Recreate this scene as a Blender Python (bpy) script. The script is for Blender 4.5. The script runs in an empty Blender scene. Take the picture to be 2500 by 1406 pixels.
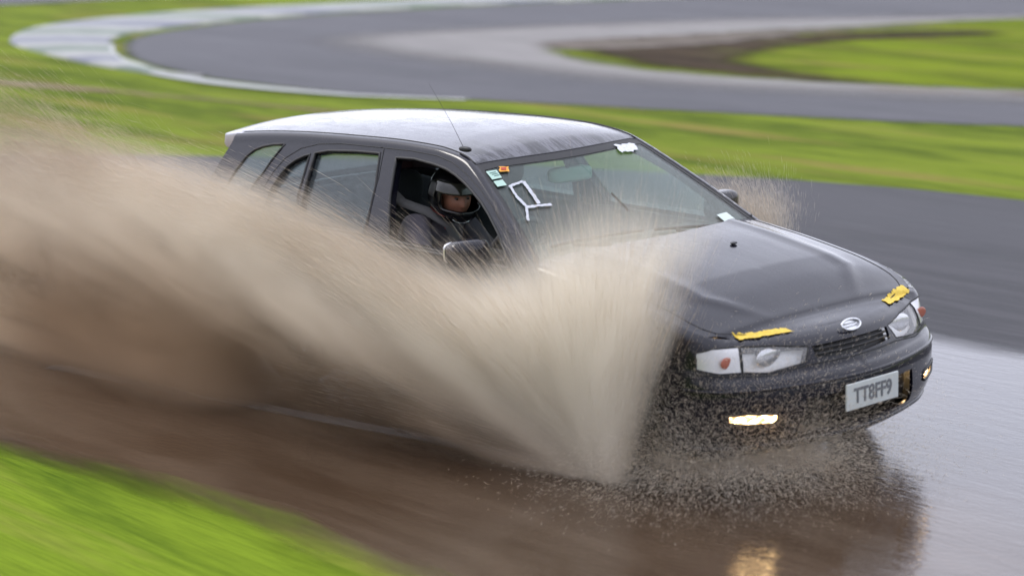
import bpy, bmesh, math, random
import numpy as np
from mathutils import Vector, Matrix
from mathutils.geometry import delaunay_2d_cdt
R = math.radians
random.seed(7); rng = np.random.default_rng(11)
scene = bpy.context.scene
COL = scene.collection

# ------------------------------------------------------------ camera
cam_d = bpy.data.cameras.new('camera'); cam = bpy.data.objects.new('camera', cam_d); COL.objects.link(cam)
CP = Vector((8.753, -7.854, 2.854)); YAW, PIT, ROL = R(139.15), R(-10.892), R(-.535)
dv = Vector((math.cos(PIT)*math.cos(YAW), math.cos(PIT)*math.sin(YAW), math.sin(PIT)))
rv = dv.cross(Vector((0, 0, 1))).normalized(); uv_ = rv.cross(dv)
r2 = rv*math.cos(ROL)+uv_*math.sin(ROL); u2 = uv_*math.cos(ROL)-rv*math.sin(ROL)
cam.matrix_world = Matrix(((r2.x, u2.x, -dv.x, CP.x), (r2.y, u2.y, -dv.y, CP.y), (r2.z, u2.z, -dv.z, CP.z), (0, 0, 0, 1)))
cam_d.sensor_width = 36; cam_d.sensor_fit = 'HORIZONTAL'; cam_d.lens = 36*5549/2500
cam_d.clip_start = .1; cam_d.clip_end = 3000
cam_d.dof.use_dof = True; cam_d.dof.focus_distance = 11.6; cam_d.dof.aperture_fstop = 1.3
scene.camera = cam

# ------------------------------------------------------------ sky and sun
world = bpy.data.worlds.new('World'); scene.world = world; world.use_nodes = True
wn = world.node_tree; wn.nodes.clear()
SUN_EL, SUN_ROT = 48, 250
sky = wn.nodes.new('ShaderNodeTexSky'); sky.sky_type = 'NISHITA'; sky.sun_disc = False
sky.sun_elevation = R(SUN_EL); sky.sun_rotation = R(SUN_ROT); sky.air_density = 1.0; sky.dust_density = 2.0
cloud = wn.nodes.new('ShaderNodeTexNoise'); cloud.inputs['Scale'].default_value = 2.2; cloud.inputs['Detail'].default_value = 4
cr_ = wn.nodes.new('ShaderNodeValToRGB')
cr_.color_ramp.elements[0].position = .3; cr_.color_ramp.elements[0].color = (8.2, 8.4, 10.0, 1)
cr_.color_ramp.elements[1].position = .7; cr_.color_ramp.elements[1].color = (12.0, 12.2, 13.8, 1)
wmix = wn.nodes.new('ShaderNodeMix'); wmix.data_type = 'RGBA'; wmix.inputs[0].default_value = .85
bg = wn.nodes.new('ShaderNodeBackground'); bg.inputs['Strength'].default_value = .145
wo = wn.nodes.new('ShaderNodeOutputWorld'); tc = wn.nodes.new('ShaderNodeTexCoord')
wn.links.new(tc.outputs['Generated'], cloud.inputs['Vector']); wn.links.new(cloud.outputs['Fac'], cr_.inputs['Fac'])
wn.links.new(sky.outputs[0], wmix.inputs[6]); wn.links.new(cr_.outputs[0], wmix.inputs[7])
# gradient added to shape reflections: overcast brighter low behind the track, dimmer behind camera
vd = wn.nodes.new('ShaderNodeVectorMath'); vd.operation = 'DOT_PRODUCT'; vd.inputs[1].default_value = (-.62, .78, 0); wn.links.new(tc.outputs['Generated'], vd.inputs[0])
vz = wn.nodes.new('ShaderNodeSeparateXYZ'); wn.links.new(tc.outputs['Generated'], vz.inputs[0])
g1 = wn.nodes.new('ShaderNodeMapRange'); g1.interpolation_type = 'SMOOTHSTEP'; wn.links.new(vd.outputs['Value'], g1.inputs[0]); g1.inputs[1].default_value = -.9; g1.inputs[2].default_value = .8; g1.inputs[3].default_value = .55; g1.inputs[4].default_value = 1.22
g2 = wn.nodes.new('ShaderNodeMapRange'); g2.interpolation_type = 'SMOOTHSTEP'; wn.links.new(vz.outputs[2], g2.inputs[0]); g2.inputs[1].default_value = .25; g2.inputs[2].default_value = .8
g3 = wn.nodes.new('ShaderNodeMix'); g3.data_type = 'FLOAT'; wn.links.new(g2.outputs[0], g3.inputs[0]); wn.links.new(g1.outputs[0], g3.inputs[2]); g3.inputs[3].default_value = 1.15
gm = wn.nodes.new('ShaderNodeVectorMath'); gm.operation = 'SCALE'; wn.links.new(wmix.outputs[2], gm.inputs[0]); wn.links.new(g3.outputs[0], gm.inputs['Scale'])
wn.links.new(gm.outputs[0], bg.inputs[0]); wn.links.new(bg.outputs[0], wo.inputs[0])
sd = bpy.data.lights.new('sun', 'SUN'); sd.energy = 1.2; sd.angle = R(18); sd.color = (1, .96, .9)
sun = bpy.data.objects.new('sun', sd); COL.objects.link(sun)
# sky texture: rotation 0 = +Y, clockwise seen from above
sa = R(SUN_ROT); sdir = Vector((math.sin(sa)*math.cos(R(SUN_EL)), math.cos(sa)*math.cos(R(SUN_EL)), math.sin(R(SUN_EL))))
sun.rotation_euler = (-sdir).to_track_quat('-Z', 'Y').to_euler()
scene.view_settings.view_transform = 'Standard'; scene.view_settings.look = 'None'
scene.view_settings.exposure = 0.0; scene.view_settings.gamma = 1
scene.render.engine = 'CYCLES'
cy = scene.cycles
cy.use_denoising = True; cy.max_bounces = 10; cy.diffuse_bounces = 4; cy.glossy_bounces = 5; cy.transmission_bounces = 6
cy.transparent_max_bounces = 24; cy.volume_bounces = 3; cy.sample_clamp_indirect = 6; cy.caustics_reflective = False; cy.caustics_refractive = False

# ------------------------------------------------------------ helpers
def tag(o, label=None, cat=None, group=None, kind=None):
    if label: o['label'] = label
    if cat: o['category'] = cat
    if group: o['group'] = group
    if kind: o['kind'] = kind
    return o
def empty(name, loc=(0, 0, 0)):
    o = bpy.data.objects.new(name, None); COL.objects.link(o); o.location = loc; o.empty_display_size = .1; return o
def link(name, me, mats, parent=None, smooth=False):
    o = bpy.data.objects.new(name, me); COL.objects.link(o)
    for m in (mats if isinstance(mats, (list, tuple)) else [mats]): me.materials.append(m)
    if parent: o.parent = parent
    if smooth and len(me.polygons):
        me.polygons.foreach_set('use_smooth', [True]*len(me.polygons))
    return o
def mesh_np(name, V, F, mats, parent=None, smooth=True, mi=None):
    me = bpy.data.meshes.new(name); F = [list(map(int, f)) for f in F] if not isinstance(F, np.ndarray) else F
    if isinstance(F, np.ndarray):
        n, k = F.shape
        me.vertices.add(len(V)); me.vertices.foreach_set('co', np.ascontiguousarray(V, dtype=np.float32).ravel())
        me.loops.add(n*k); me.loops.foreach_set('vertex_index', F.astype(np.int32).ravel())
        me.polygons.add(n); me.polygons.foreach_set('loop_start', np.arange(n, dtype=np.int32)*k)
        me.update(calc_edges=True)
    else:
        me.from_pydata([tuple(map(float, v)) for v in V], [], F)
    if mi is not None: me.polygons.foreach_set('material_index', np.asarray(mi, dtype=np.int32))
    return link(name, me, mats, parent, smooth)
def bm_obj(name, bm, mats, parent=None, smooth=False):
    me = bpy.data.meshes.new(name); bm.normal_update(); bm.to_mesh(me); bm.free(); return link(name, me, mats, parent, smooth)
def box(bm, c, s, rot=None, bev=0.0, seg=2):
    r = bmesh.ops.create_cube(bm, size=1); vs = r['verts']
    bmesh.ops.scale(bm, vec=s, verts=vs)
    if bev > 0:
        es = list({e for v in vs for e in v.link_edges})
        g = bmesh.ops.bevel(bm, geom=es, offset=bev, segments=seg, affect='EDGES', profile=.5); vs = list({v for f in g['faces'] for v in f.verts} | {v for v in vs if v.is_valid})
    if rot is not None: bmesh.ops.rotate(bm, matrix=rot, verts=vs, cent=(0, 0, 0))
    bmesh.ops.translate(bm, vec=c, verts=vs); return vs
def tube(bm, pts, rad, seg=8, closed=False):
    pts = [Vector(p) for p in pts]; n = len(pts); rings = []
    for i, p in enumerate(pts):
        a = pts[(i-1) % n] if (closed or i > 0) else p; b = pts[(i+1) % n] if (closed or i < n-1) else p
        t = (b-a).normalized(); up = Vector((0, 0, 1)) if abs(t.z) < .9 else Vector((1, 0, 0))
        x = t.cross(up).normalized(); y = t.cross(x)
        r = rad[i] if isinstance(rad, (list, tuple)) else rad
        rings.append([bm.verts.new(p+x*r*math.cos(2*math.pi*k/seg)+y*r*math.sin(2*math.pi*k/seg)) for k in range(seg)])
    for i in range(n if closed else n-1):
        a, b = rings[i], rings[(i+1) % n]
        for k in range(seg):
            try: bm.faces.new((a[k], a[(k+1) % seg], b[(k+1) % seg], b[k]))
            except ValueError: pass
    if not closed:
        bm.faces.new(rings[0][::-1]); bm.faces.new(rings[-1])
def ell(bm, c, s, seg=24, rings=16, rot=None):
    r = bmesh.ops.create_uvsphere(bm, u_segments=seg, v_segments=rings, radius=1); vs = r['verts']
    bmesh.ops.scale(bm, vec=s, verts=vs)
    if rot is not None: bmesh.ops.rotate(bm, matrix=rot, verts=vs, cent=(0, 0, 0))
    bmesh.ops.translate(bm, vec=c, verts=vs); return vs
def superell(bm, c, s, p=3.5, seg=28, rings=18, rot=None):
    """rounded cushion shape"""
    vs = ell(bm, (0, 0, 0), (1, 1, 1), seg, rings)
    for v in vs:
        m = (abs(v.co.x)**p+abs(v.co.y)**p+abs(v.co.z)**p)**(1/p); v.co = v.co/m
    bmesh.ops.scale(bm, vec=s, verts=vs)
    if rot is not None: bmesh.ops.rotate(bm, matrix=rot, verts=vs, cent=(0, 0, 0))
    bmesh.ops.translate(bm, vec=c, verts=vs); return vs
def lathe(bm, prof, c, axis='Y', seg=48):
    rings = []
    for k in range(seg):
        a = 2*math.pi*k/seg; ring = []
        for (r, h) in prof:
            ring.append(bm.verts.new((c[0]+r*math.cos(a), c[1]+h, c[2]+r*math.sin(a))))
        rings.append(ring)
    for k in range(seg):
        a, b = rings[k], rings[(k+1) % seg]
        for i in range(len(prof)-1):
            try: bm.faces.new((a[i], a[i+1], b[i+1], b[i]))
            except ValueError: pass

# ------------------------------------------------------------ materials
def mat(name): 
    m = bpy.data.materials.new(name); m.use_nodes = True; return m
def pb(m): return m.node_tree.nodes['Principled BSDF']
def simple(name, col, rough=.5, metal=0, coat=0, spec=.5, emit=None, es=0, noise=0, nscale=40, bump=0, bscale=200, sheen=0):
    m = mat(name); b = pb(m); nt = m.node_tree
    b.inputs['Base Color'].default_value = (*col, 1); b.inputs['Roughness'].default_value = rough; b.inputs['Metallic'].default_value = metal
    b.inputs['Coat Weight'].default_value = coat; b.inputs['Coat Roughness'].default_value = .04; b.inputs['Specular IOR Level'].default_value = spec
    if emit: b.inputs['Emission Color'].default_value = (*emit, 1); b.inputs['Emission Strength'].default_value = es
    if noise or bump:
        t = nt.nodes.new('ShaderNodeTexCoord')
    if noise:
        n = nt.nodes.new('ShaderNodeTexNoise'); n.inputs['Scale'].default_value = nscale; n.inputs['Detail'].default_value = 6; nt.links.new(t.outputs['Object'], n.inputs['Vector'])
        mx = nt.nodes.new('ShaderNodeMix'); mx.data_type = 'RGBA'
        mx.inputs[6].default_value = (*[c*(1-noise) for c in col], 1); mx.inputs[7].default_value = (*[min(1, c*(1+noise)) for c in col], 1)
        nt.links.new(n.outputs['Fac'], mx.inputs[0]); nt.links.new(mx.outputs[2], b.inputs['Base Color'])
    if bump:
        n = nt.nodes.new('ShaderNodeTexNoise'); n.inputs['Scale'].default_value = bscale; nt.links.new(t.outputs['Object'], n.inputs['Vector'])
        bp = nt.nodes.new('ShaderNodeBump'); bp.inputs['Strength'].default_value = bump; bp.inputs['Distance'].default_value = .004
        nt.links.new(n.outputs['Fac'], bp.inputs['Height']); nt.links.new(bp.outputs[0], b.inputs['Normal'])
    return m
class NT:
    """tiny node helper"""
    def __init__(s, m): s.t = m.node_tree; s.b = pb(m)
    def n(s, k, **kw):
        x = s.t.nodes.new('ShaderNode'+k)
        for a, v in kw.items():
            if a.startswith('_'): setattr(x, a[1:], v)
            else: x.inputs[a.replace('0_', '')].default_value = v
        return x
    def l(s, a, b): s.t.links.new(a, b)
    def math(s, op, a, b=None, clamp=False):
        x = s.t.nodes.new('ShaderNodeMath'); x.operation = op; x.use_clamp = clamp
        for i, v in enumerate((a, b)):
            if v is None: continue
            if isinstance(v, (int, float)): x.inputs[i].default_value = v
            else: s.l(v, x.inputs[i])
        return x.outputs[0]
    def mix(s, f, a, b):
        x = s.t.nodes.new('ShaderNodeMix'); x.data_type = 'RGBA'
        for i, v in ((0, f), (6, a), (7, b)):
            if isinstance(v, (int, float)): x.inputs[i].default_value = v
            elif isinstance(v, tuple): x.inputs[i].default_value = (*v, 1) if len(v) == 3 else v
            else: s.l(v, x.inputs[i])
        return x.outputs[2]
    def pos(s): return s.n('NewGeometry').outputs['Position']
    def mapped(s, sc, rot=(0, 0, 0), loc=(0, 0, 0)):
        mp = s.t.nodes.new('ShaderNodeMapping'); mp.inputs['Scale'].default_value = sc; mp.inputs['Rotation'].default_value = rot; mp.inputs['Location'].default_value = loc
        s.l(s.pos(), mp.inputs['Vector']); return mp.outputs[0]
    def noise(s, vec, scale, detail=4, rough=.5, dist=0):
        x = s.n('TexNoise', Scale=float(scale), Detail=float(detail), Roughness=float(rough), Distortion=float(dist)); s.l(vec, x.inputs['Vector']); return x.outputs['Fac']
    def ramp(s, f, *els):
        x = s.t.nodes.new('ShaderNodeValToRGB'); e = x.color_ramp.elements
        while len(e) < len(els): e.new(.5)
        for q, (p, c) in zip(e, els): q.position = p; q.color = (*c, 1) if len(c) == 3 else c
        s.l(f, x.inputs[0]); return x.outputs[0]
    def smooth(s, v, a, b):
        x = s.n('MapRange'); x.interpolation_type = 'SMOOTHSTEP'; s.l(v, x.inputs[0]); x.inputs[1].default_value = a; x.inputs[2].default_value = b; return x.outputs[0]
    def edge_alpha(s, amt=.35, wid=.5, vec=None):
        a = s.t.nodes.new('ShaderNodeAttribute'); a.attribute_name = 'edge'
        n = s.noise(vec if vec is not None else s.mapped((.6, 3, 1)), 1.6, 4, .6)
        f = s.math('ADD', a.outputs['Fac'], s.math('MULTIPLY', s.math('SUBTRACT', n, .5), amt))
        o = s.smooth(f, 0.0, wid); s.l(o, s.b.inputs['Alpha']); return o
# ---------------- car shape functions (metres, car heads along +x) -------------
def cr(xs, ys):
    """monotone-ish cubic interpolation (numpy only)"""
    xs=np.array(xs,float); ys=np.array(ys,float)
    h=np.diff(xs); dl=np.diff(ys)/h
    m=np.empty(len(xs)); m[0]=dl[0]; m[-1]=dl[-1]
    m[1:-1]=np.where(dl[:-1]*dl[1:]>0, 2*dl[:-1]*dl[1:]/(dl[:-1]+dl[1:]+1e-12), 0)
    def f(x):
        x=np.clip(np.asarray(x,float),xs[0],xs[-1])
        i=np.clip(np.searchsorted(xs,x)-1,0,len(xs)-2)
        t=(x-xs[i])/h[i]
        return ys[i]*(1+2*t)*(1-t)**2+m[i]*h[i]*t*(1-t)**2+ys[i+1]*t*t*(3-2*t)+m[i+1]*h[i]*t*t*(t-1)
    return f
PL=np.array([(-2.16,0),(-2.15,.3),(-2.09,.6),(-1.99,.75),(-1.75,.82),(-1.3,.842),(-.6,.845),(.2,.845),(.9,.845),(1.3,.84),(1.6,.828),(1.8,.80),(1.93,.735),(2.03,.60),(2.1,.42),(2.15,.22),(2.17,0)])
def _outline(n=1500):
    p=np.vstack([PL[1]*[1,-1],PL,PL[-2]*[1,-1]]); out=[]
    for i in range(1,len(p)-2):
        a,b,c,d=p[i-1],p[i],p[i+1],p[i+2]
        t0=0;t1=np.linalg.norm(b-a)**.5;t2=t1+np.linalg.norm(c-b)**.5;t3=t2+np.linalg.norm(d-c)**.5
        for t in np.linspace(t1,t2,n//(len(p)-3),endpoint=False):
            A1=(t1-t)/(t1-t0)*a+(t-t0)/(t1-t0)*b;A2=(t2-t)/(t2-t1)*b+(t-t1)/(t2-t1)*c;A3=(t3-t)/(t3-t2)*c+(t-t2)/(t3-t2)*d
            B1=(t2-t)/(t2-t0)*A1+(t-t0)/(t2-t0)*A2;B2=(t3-t)/(t3-t1)*A2+(t-t1)/(t3-t1)*A3
            out.append((t2-t)/(t2-t1)*B1+(t-t1)/(t2-t1)*B2)
    out.append(PL[-1]); return np.array(out)
OL=_outline(); UL=np.concatenate([[0],np.cumsum(np.linalg.norm(np.diff(OL,axis=0),axis=1))])
_t=np.gradient(OL,UL,axis=0); _n=np.stack([_t[:,1]*-1,_t[:,0]],1); _n=-_n if _n[len(_n)//2,1]<0 else _n
k=np.ones(31)/31; _n=np.stack([np.convolve(np.pad(_n[:,i],15,'edge'),k,'valid') for i in (0,1)],1); _n/=np.linalg.norm(_n,axis=1)[:,None]
def olxy(u): return np.stack([np.interp(u,UL,OL[:,0]),np.interp(u,UL,OL[:,1])],-1)
def oln(u): return np.stack([np.interp(u,UL,_n[:,0]),np.interp(u,UL,_n[:,1])],-1)
def u_of_x(x): return np.interp(x,OL[:,0],UL)
def u_of_yf(y): # front part
    m=OL[:,0]>1.5; return np.interp(-np.asarray(y,float),-OL[m,1],UL[m])
def u_of_yr(y):
    m=OL[:,0]<-1.5; return np.interp(y,OL[m,1],UL[m])
ds=cr([.12,.17,.22,.30,.45,.56,.60,.64,.75,.86,.93,1.0],[.10,.06,.025,.005,0,0,.006,.008,.018,.042,.062,.09])
df=cr([.12,.16,.20,.26,.33,.38,.47,.515,.545,.56,.60,.66,.70,.73,.76],[.26,.17,.10,.045,.012,.004,0,.008,.03,.055,.066,.09,.115,.145,.20])
dr=cr([.12,.20,.30,.55,.62,.66,.93,1.0],[.12,.03,0,0,.02,.05,.08,.10])
zs=cr([-2.2,-1.5,-.5,.5,.72,1.0,1.3,1.6,1.85,2.0,2.1,2.2],[.955,.945,.93,.930,.935,.912,.868,.810,.738,.712,.708,.708])
def lower(u,z):
    p=olxy(u); n=oln(u); nx=n[...,0]
    wf=np.clip(nx,0,1)**1.5; wr=np.clip(-nx,0,1)**2
    zt=zs(p[...,0]); zf=z-(zt-.735)*np.clip((z-.5)/.23,0,1)
    d=ds(z)*(1-wf-wr)+df(zf)*wf+dr(z)*wr
    rr=.045*np.clip((p[...,0]-.5)/.5,0,1)
    t=np.clip((z-(zt-rr))/np.maximum(rr,1e-4),0,1)
    d=d+rr*(1-np.sqrt(1-t*t*.98))
    # wheel-arch flare
    for cx in (1.31,-1.25):
        rad=np.hypot(p[...,0]-cx,z-.30); d=d-.012*np.exp(-((rad-.35)/.05)**2)*(np.abs(nx)<.5)
    q=p-n*d[...,None]
    return np.stack([q[...,0],q[...,1],z+0*q[...,0]],-1)
_us=np.linspace(0,UL[-1],900); _bd=lower(_us,zs(olxy(_us)[:,0]))
def yb(x): return np.interp(x,_bd[:,0],_bd[:,1])
xnose=_bd[-1,0]
def hood(x,y):
    Y=np.maximum(yb(x),1e-3); c=.062*np.clip((xnose-x)/.5,0,1)**.7
    r=np.clip(np.abs(y)/Y,0,1)
    zb=np.interp(x,_bd[:,0],_bd[:,2])
    bulge=.010*np.exp(-((np.abs(y)-.42*np.clip((2.2-x)/.5,.5,1.2))/.05)**2)*np.clip((xnose-.1-x)/.3,0,1)
    return zb+c*(1-r**3)+bulge
zr=cr([-2.2,-2.0,-1.67,-1.3,-.93,-.5,-.25,-.08,.02,.13,.26,.385,.53,.655,.8,1.0],[1.28,1.303,1.335,1.358,1.372,1.382,1.378,1.362,1.342,1.295,1.225,1.155,1.07,.992,.905,.77])
def yside(z): return .787-.51*(z-.93)+.10*(z-.93)*(1.36-z)
def yrail(x): return yside(zr(x))
def crown(x): return .052+.0*x
def top(x,y): 
    r=np.abs(y)/yrail(x); return zr(x)+crown(x)*(1-r**2.2)
def green(x,v):
    """v = height on the side below the rail, then distance inboard of it"""
    Z=zr(x); e=.055
    w=np.clip((v-(Z-e))/(2*e),0,1); w=w*w*(3-2*w)
    ys=yside(v); zsd=v
    yt=yrail(x)-(v-Z); zt=top(x,yt)
    return np.stack([x+0*v, ys*(1-w)+yt*w, zsd*(1-w)+zt*w],-1)
def xrear(z): return -2.0-(1.27-z)*.45

# ------------------------------------------------------------ materials of the setting
def mat_grass(name, bright, dark, dry, seed=0, alpha=None):
    m = mat(name); k = NT(m); b = k.b
    v1 = k.mapped((.22, 1.5, 1), loc=(seed, seed*1.7, 0), rot=(0, 0, R(3)))
    v2 = k.mapped((.8, 9, 1), loc=(seed*2, 0, 0), rot=(0, 0, R(2)))
    v3 = k.mapped((3, 60, 1), rot=(0, 0, R(2)))
    a = k.noise(v1, 1.0, 5, .55, .4); c = k.noise(v2, 1.2, 5, .6, .3); d = k.noise(v3, 1.0, 3, .6)
    base = k.mix(k.smooth(a, .40, .60), dark, bright)
    base = k.mix(k.math('MULTIPLY', k.smooth(c, .42, .68), .75), base, tuple(x*1.18 for x in bright))
    base = k.mix(k.math('MULTIPLY', k.smooth(k.noise(k.mapped((.15, 1.3, 1), loc=(9+seed, 3, 0)), 1.3, 4, .6), .52, .66), .75), base, dry)
    base = k.mix(k.math('MULTIPLY', k.smooth(d, .35, .7), .3), base, tuple(x*.72 for x in dark))
    k.l(base, b.inputs['Base Color']); b.inputs['Roughness'].default_value = .95; b.inputs['Specular IOR Level'].default_value = .04
    bp = k.n('Bump', Strength=.5, Distance=.03); k.l(c, bp.inputs['Height']); k.l(bp.outputs[0], b.inputs['Normal'])
    if alpha: k.edge_alpha(*alpha)
    return m
def mat_track(name, c0, c1, c2, rlo, rhi, ax=(1, 1), rot=0, alpha=None, spec=.16):
    m = mat(name); k = NT(m); b = k.b; r = (0, 0, R(rot))
    a = k.noise(k.mapped((.10*ax[0], .9*ax[1], 1), rot=r), 1.0, 5, .55, .5)
    c = k.noise(k.mapped((.5*ax[0], 7*ax[1], 1), rot=r), 1.0, 5, .65, .2)
    g = k.noise(k.mapped((25, 60, 60)), 1.0, 2, .6)
    base = k.mix(k.smooth(a, .35, .66), c0, c1)
    base = k.mix(k.math('MULTIPLY', k.smooth(c, .44, .64), .85), base, c2)
    base = k.mix(k.math('MULTIPLY', g, .35), base, tuple(x*.55 for x in c0))
    k.l(base, b.inputs['Base Color'])
    rr = k.n('MapRange'); k.l(c, rr.inputs[0]); rr.inputs[1].default_value = .35; rr.inputs[2].default_value = .7; rr.inputs[3].default_value = rlo; rr.inputs[4].default_value = rhi
    k.l(rr.outputs[0], b.inputs['Roughness']); b.inputs['Specular IOR Level'].default_value = spec
    bp = k.n('Bump', Strength=.25, Distance=.01); k.l(g, bp.inputs['Height']); k.l(bp.outputs[0], b.inputs['Normal'])
    if alpha: k.edge_alpha(*alpha)
    return m
M = {}
M['grass'] = mat_grass('grass', (.158, .205, .020), (.066, .096, .010), (.22, .175, .05), 0)
M['grass_band'] = mat_grass('grass_band', (.158, .205, .020), (.066, .096, .010), (.22, .175, .05), 5, (.25, .3))
M['grass_near'] = mat_grass('grass_near', (.155, .225, .016), (.040, .082, .006), (.23, .24, .045), 11, (.5, .45))
M['grass_island'] = mat_grass('grass_island', (.155, .205, .010), (.07, .095, .007), (.19, .16, .04), 3, (.7, .6))
M['dirt'] = mat_grass('dirt', (.060, .043, .028), (.028, .020, .013), (.10, .10, .03), 8, (.9, .7))
M['dirt_dust'] = mat_grass('dirt_dust', (.17, .15, .13), (.12, .10, .085), (.20, .17, .15), 8, (.9, .6))
M['dirt_pale'] = mat_grass('dirt_pale', (.27, .20, .13), (.18, .14, .09), (.30, .25, .18), 8, (.3, .25))
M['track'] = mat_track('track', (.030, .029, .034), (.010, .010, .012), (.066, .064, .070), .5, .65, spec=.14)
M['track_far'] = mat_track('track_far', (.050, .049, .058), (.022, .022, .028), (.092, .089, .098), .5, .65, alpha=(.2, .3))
M['track_dust'] = mat_track('track_dust', (.20, .188, .176), (.23, .217, .205), (.15, .142, .138), .55, .7, alpha=(.5, 1.8))
M['line'] = mat_track('line', (.38, .40, .38), (.50, .51, .48), (.30, .31, .31), .4, .6, alpha=(.05, .06))
M['line_wet'] = mat_track('line_wet', (.20, .21, .22), (.26, .26, .27), (.18, .18, .18), .3, .5, alpha=(.05, .06))
# muddy water: pale silt in suspension under a rippled, mirror-like surface
def mat_water():
    m = mat('muddy_water'); k = NT(m); b = k.b
    a = k.noise(k.mapped((.5, 2.4, 1), loc=(2, 0, 0)), 1.0, 5, .55, .6)
    c = k.noise(k.mapped((.9, 12, 1), rot=(0, 0, R(2))), 1.0, 5, .6)
    base = k.mix(k.smooth(a, .35, .65), (.052, .031, .018), (.085, .057, .037))
    base = k.mix(k.math('MULTIPLY', k.smooth(c, .52, .78), .35), base, (.14, .10, .07))
    sp = k.n('SeparateXYZ'); k.l(k.pos(), sp.inputs[0])   # the silt thins out towards the far lane and up the road
    clear = k.math('ADD', k.math('MULTIPLY', sp.outputs[1], .9), k.math('MULTIPLY', sp.outputs[0], .55)); clear = k.smooth(k.math('ADD', clear, k.math('MULTIPLY', k.math('SUBTRACT', a, .5), 1.6)), .9, 2.4)
    base = k.mix(k.math('MULTIPLY', clear, .85), base, (.028, .028, .034))
    k.l(base, b.inputs['Base Color']); b.inputs['IOR'].default_value = 1.5
    b.inputs['Roughness'].default_value = .045; b.inputs['Specular IOR Level'].default_value = .62
    r1 = k.noise(k.mapped((1.6, 7, 1)), 1.6, 3, .5, .3); r2_ = k.noise(k.mapped((9, 22, 1)), 2.2, 3, .6, .8)
    h = k.math('ADD', k.math('MULTIPLY', r1, .5), k.math('MULTIPLY', r2_, .30))
    bp = k.n('Bump', Strength=.17, Distance=.03); k.l(h, bp.inputs['Height']); k.l(bp.outputs[0], b.inputs['Normal'])
    k.edge_alpha(.35, .45, k.mapped((.5, 2.5, 1)))
    return m
M['water'] = mat_water()

# ------------------------------------------------------------ sheets laid on the ground
def in_poly(p, poly):
    x, y = p[:, 0], p[:, 1]; ins = np.zeros(len(p), bool); n = len(poly)
    for i in range(n):
        x1, y1 = poly[i]; x2, y2 = poly[(i+1) % n]
        if y1 == y2: continue
        c = ((y1 > y) != (y2 > y)) & (x < (x2-x1)*(y-y1)/(y2-y1)+x1); ins ^= c
    return ins
def seg_dist(p, poly, closed=True):
    d = np.full(len(p), 1e9); n = len(poly)
    for i in range(n if closed else n-1):
        a = np.array(poly[i]); b = np.array(poly[(i+1) % n]); ab = b-a; L = ab@ab
        if L < 1e-14: continue
        t = np.clip(((p-a)@ab)/L, 0, 1); d = np.minimum(d, np.linalg.norm(p-a-t[:, None]*ab, axis=1))
    return d
def smooth_poly(P, closed=True, sub=6):
    P = np.array(P, float); n = len(P); out = []
    for i in range(n if closed else n-1):
        g = lambda j: P[j % n] if closed else P[min(max(j, 0), n-1)]
        a, b, c, d = g(i-1), g(i), g(i+1), g(i+2)
        for t in np.linspace(0, 1, sub, endpoint=False):
            out.append(.5*((2*b)+(-a+c)*t+(2*a-5*b+4*c-d)*t*t+(-a+3*b-3*c+d)*t**3))
    if not closed: out.append(P[-1])
    return [tuple(q) for q in out]
def sheet(name, poly, z, m, offs=(.06, .15, .3, .6, 1.2, 2.4), parent=None, kind='structure', zfun=None):
    poly = [tuple(p) for p in poly]; P = np.array(poly); n = len(P)
    area = .5*sum(P[i][0]*P[(i+1) % n][1]-P[(i+1) % n][0]*P[i][1] for i in range(n)); sg = 1 if area > 0 else -1
    T = np.roll(P, -1, 0)-np.roll(P, 1, 0); N = np.stack([-T[:, 1], T[:, 0]], 1)*sg; N /= np.linalg.norm(N, axis=1)[:, None]+1e-9
    pts = [P]
    for o in offs:
        q = P+N*o; dd = seg_dist(q, poly); q = q[in_poly(q, poly) & (dd > o*.85)]
        if len(q): pts.append(q)
    A = np.vstack(pts)
    vs = [Vector((float(a), float(b))) for a, b in A]
    o = delaunay_2d_cdt(vs, [(i, (i+1) % n) for i in range(n)], [], 0, 1e-5)
    V = np.array([(v.x, v.y) for v in o[0]]); F = [f for f in o[2]]
    cen = np.array([V[list(f)].mean(0) for f in F]); k = in_poly(cen, poly)
    F = np.array([f if np.cross(V[f[1]]-V[f[0]], V[f[2]]-V[f[0]]) > 0 else f[::-1] for f, kk in zip(F, k) if kk])
    Z = np.full(len(V), z) if zfun is None else zfun(V)+z
    ob = mesh_np(name, np.column_stack([V, Z]), F, m, parent)
    at = ob.data.attributes.new('edge', 'FLOAT', 'POINT'); at.data.foreach_set('value', np.clip(seg_dist(V, poly), 0, 3).astype(np.float32))
    if kind and not parent: ob['kind'] = kind
    return ob
def ribbon_poly(line, w0, w1=None):
    L = np.array(line); T = np.gradient(L, axis=0); N = np.stack([-T[:, 1], T[:, 0]], 1); N /= np.linalg.norm(N, axis=1)[:, None]
    w = np.linspace(w0, w1 if w1 is not None else w0, len(L))[:, None]
    return [tuple(p) for p in np.vstack([L+N*w/2, (L-N*w/2)[::-1]])]

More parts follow.
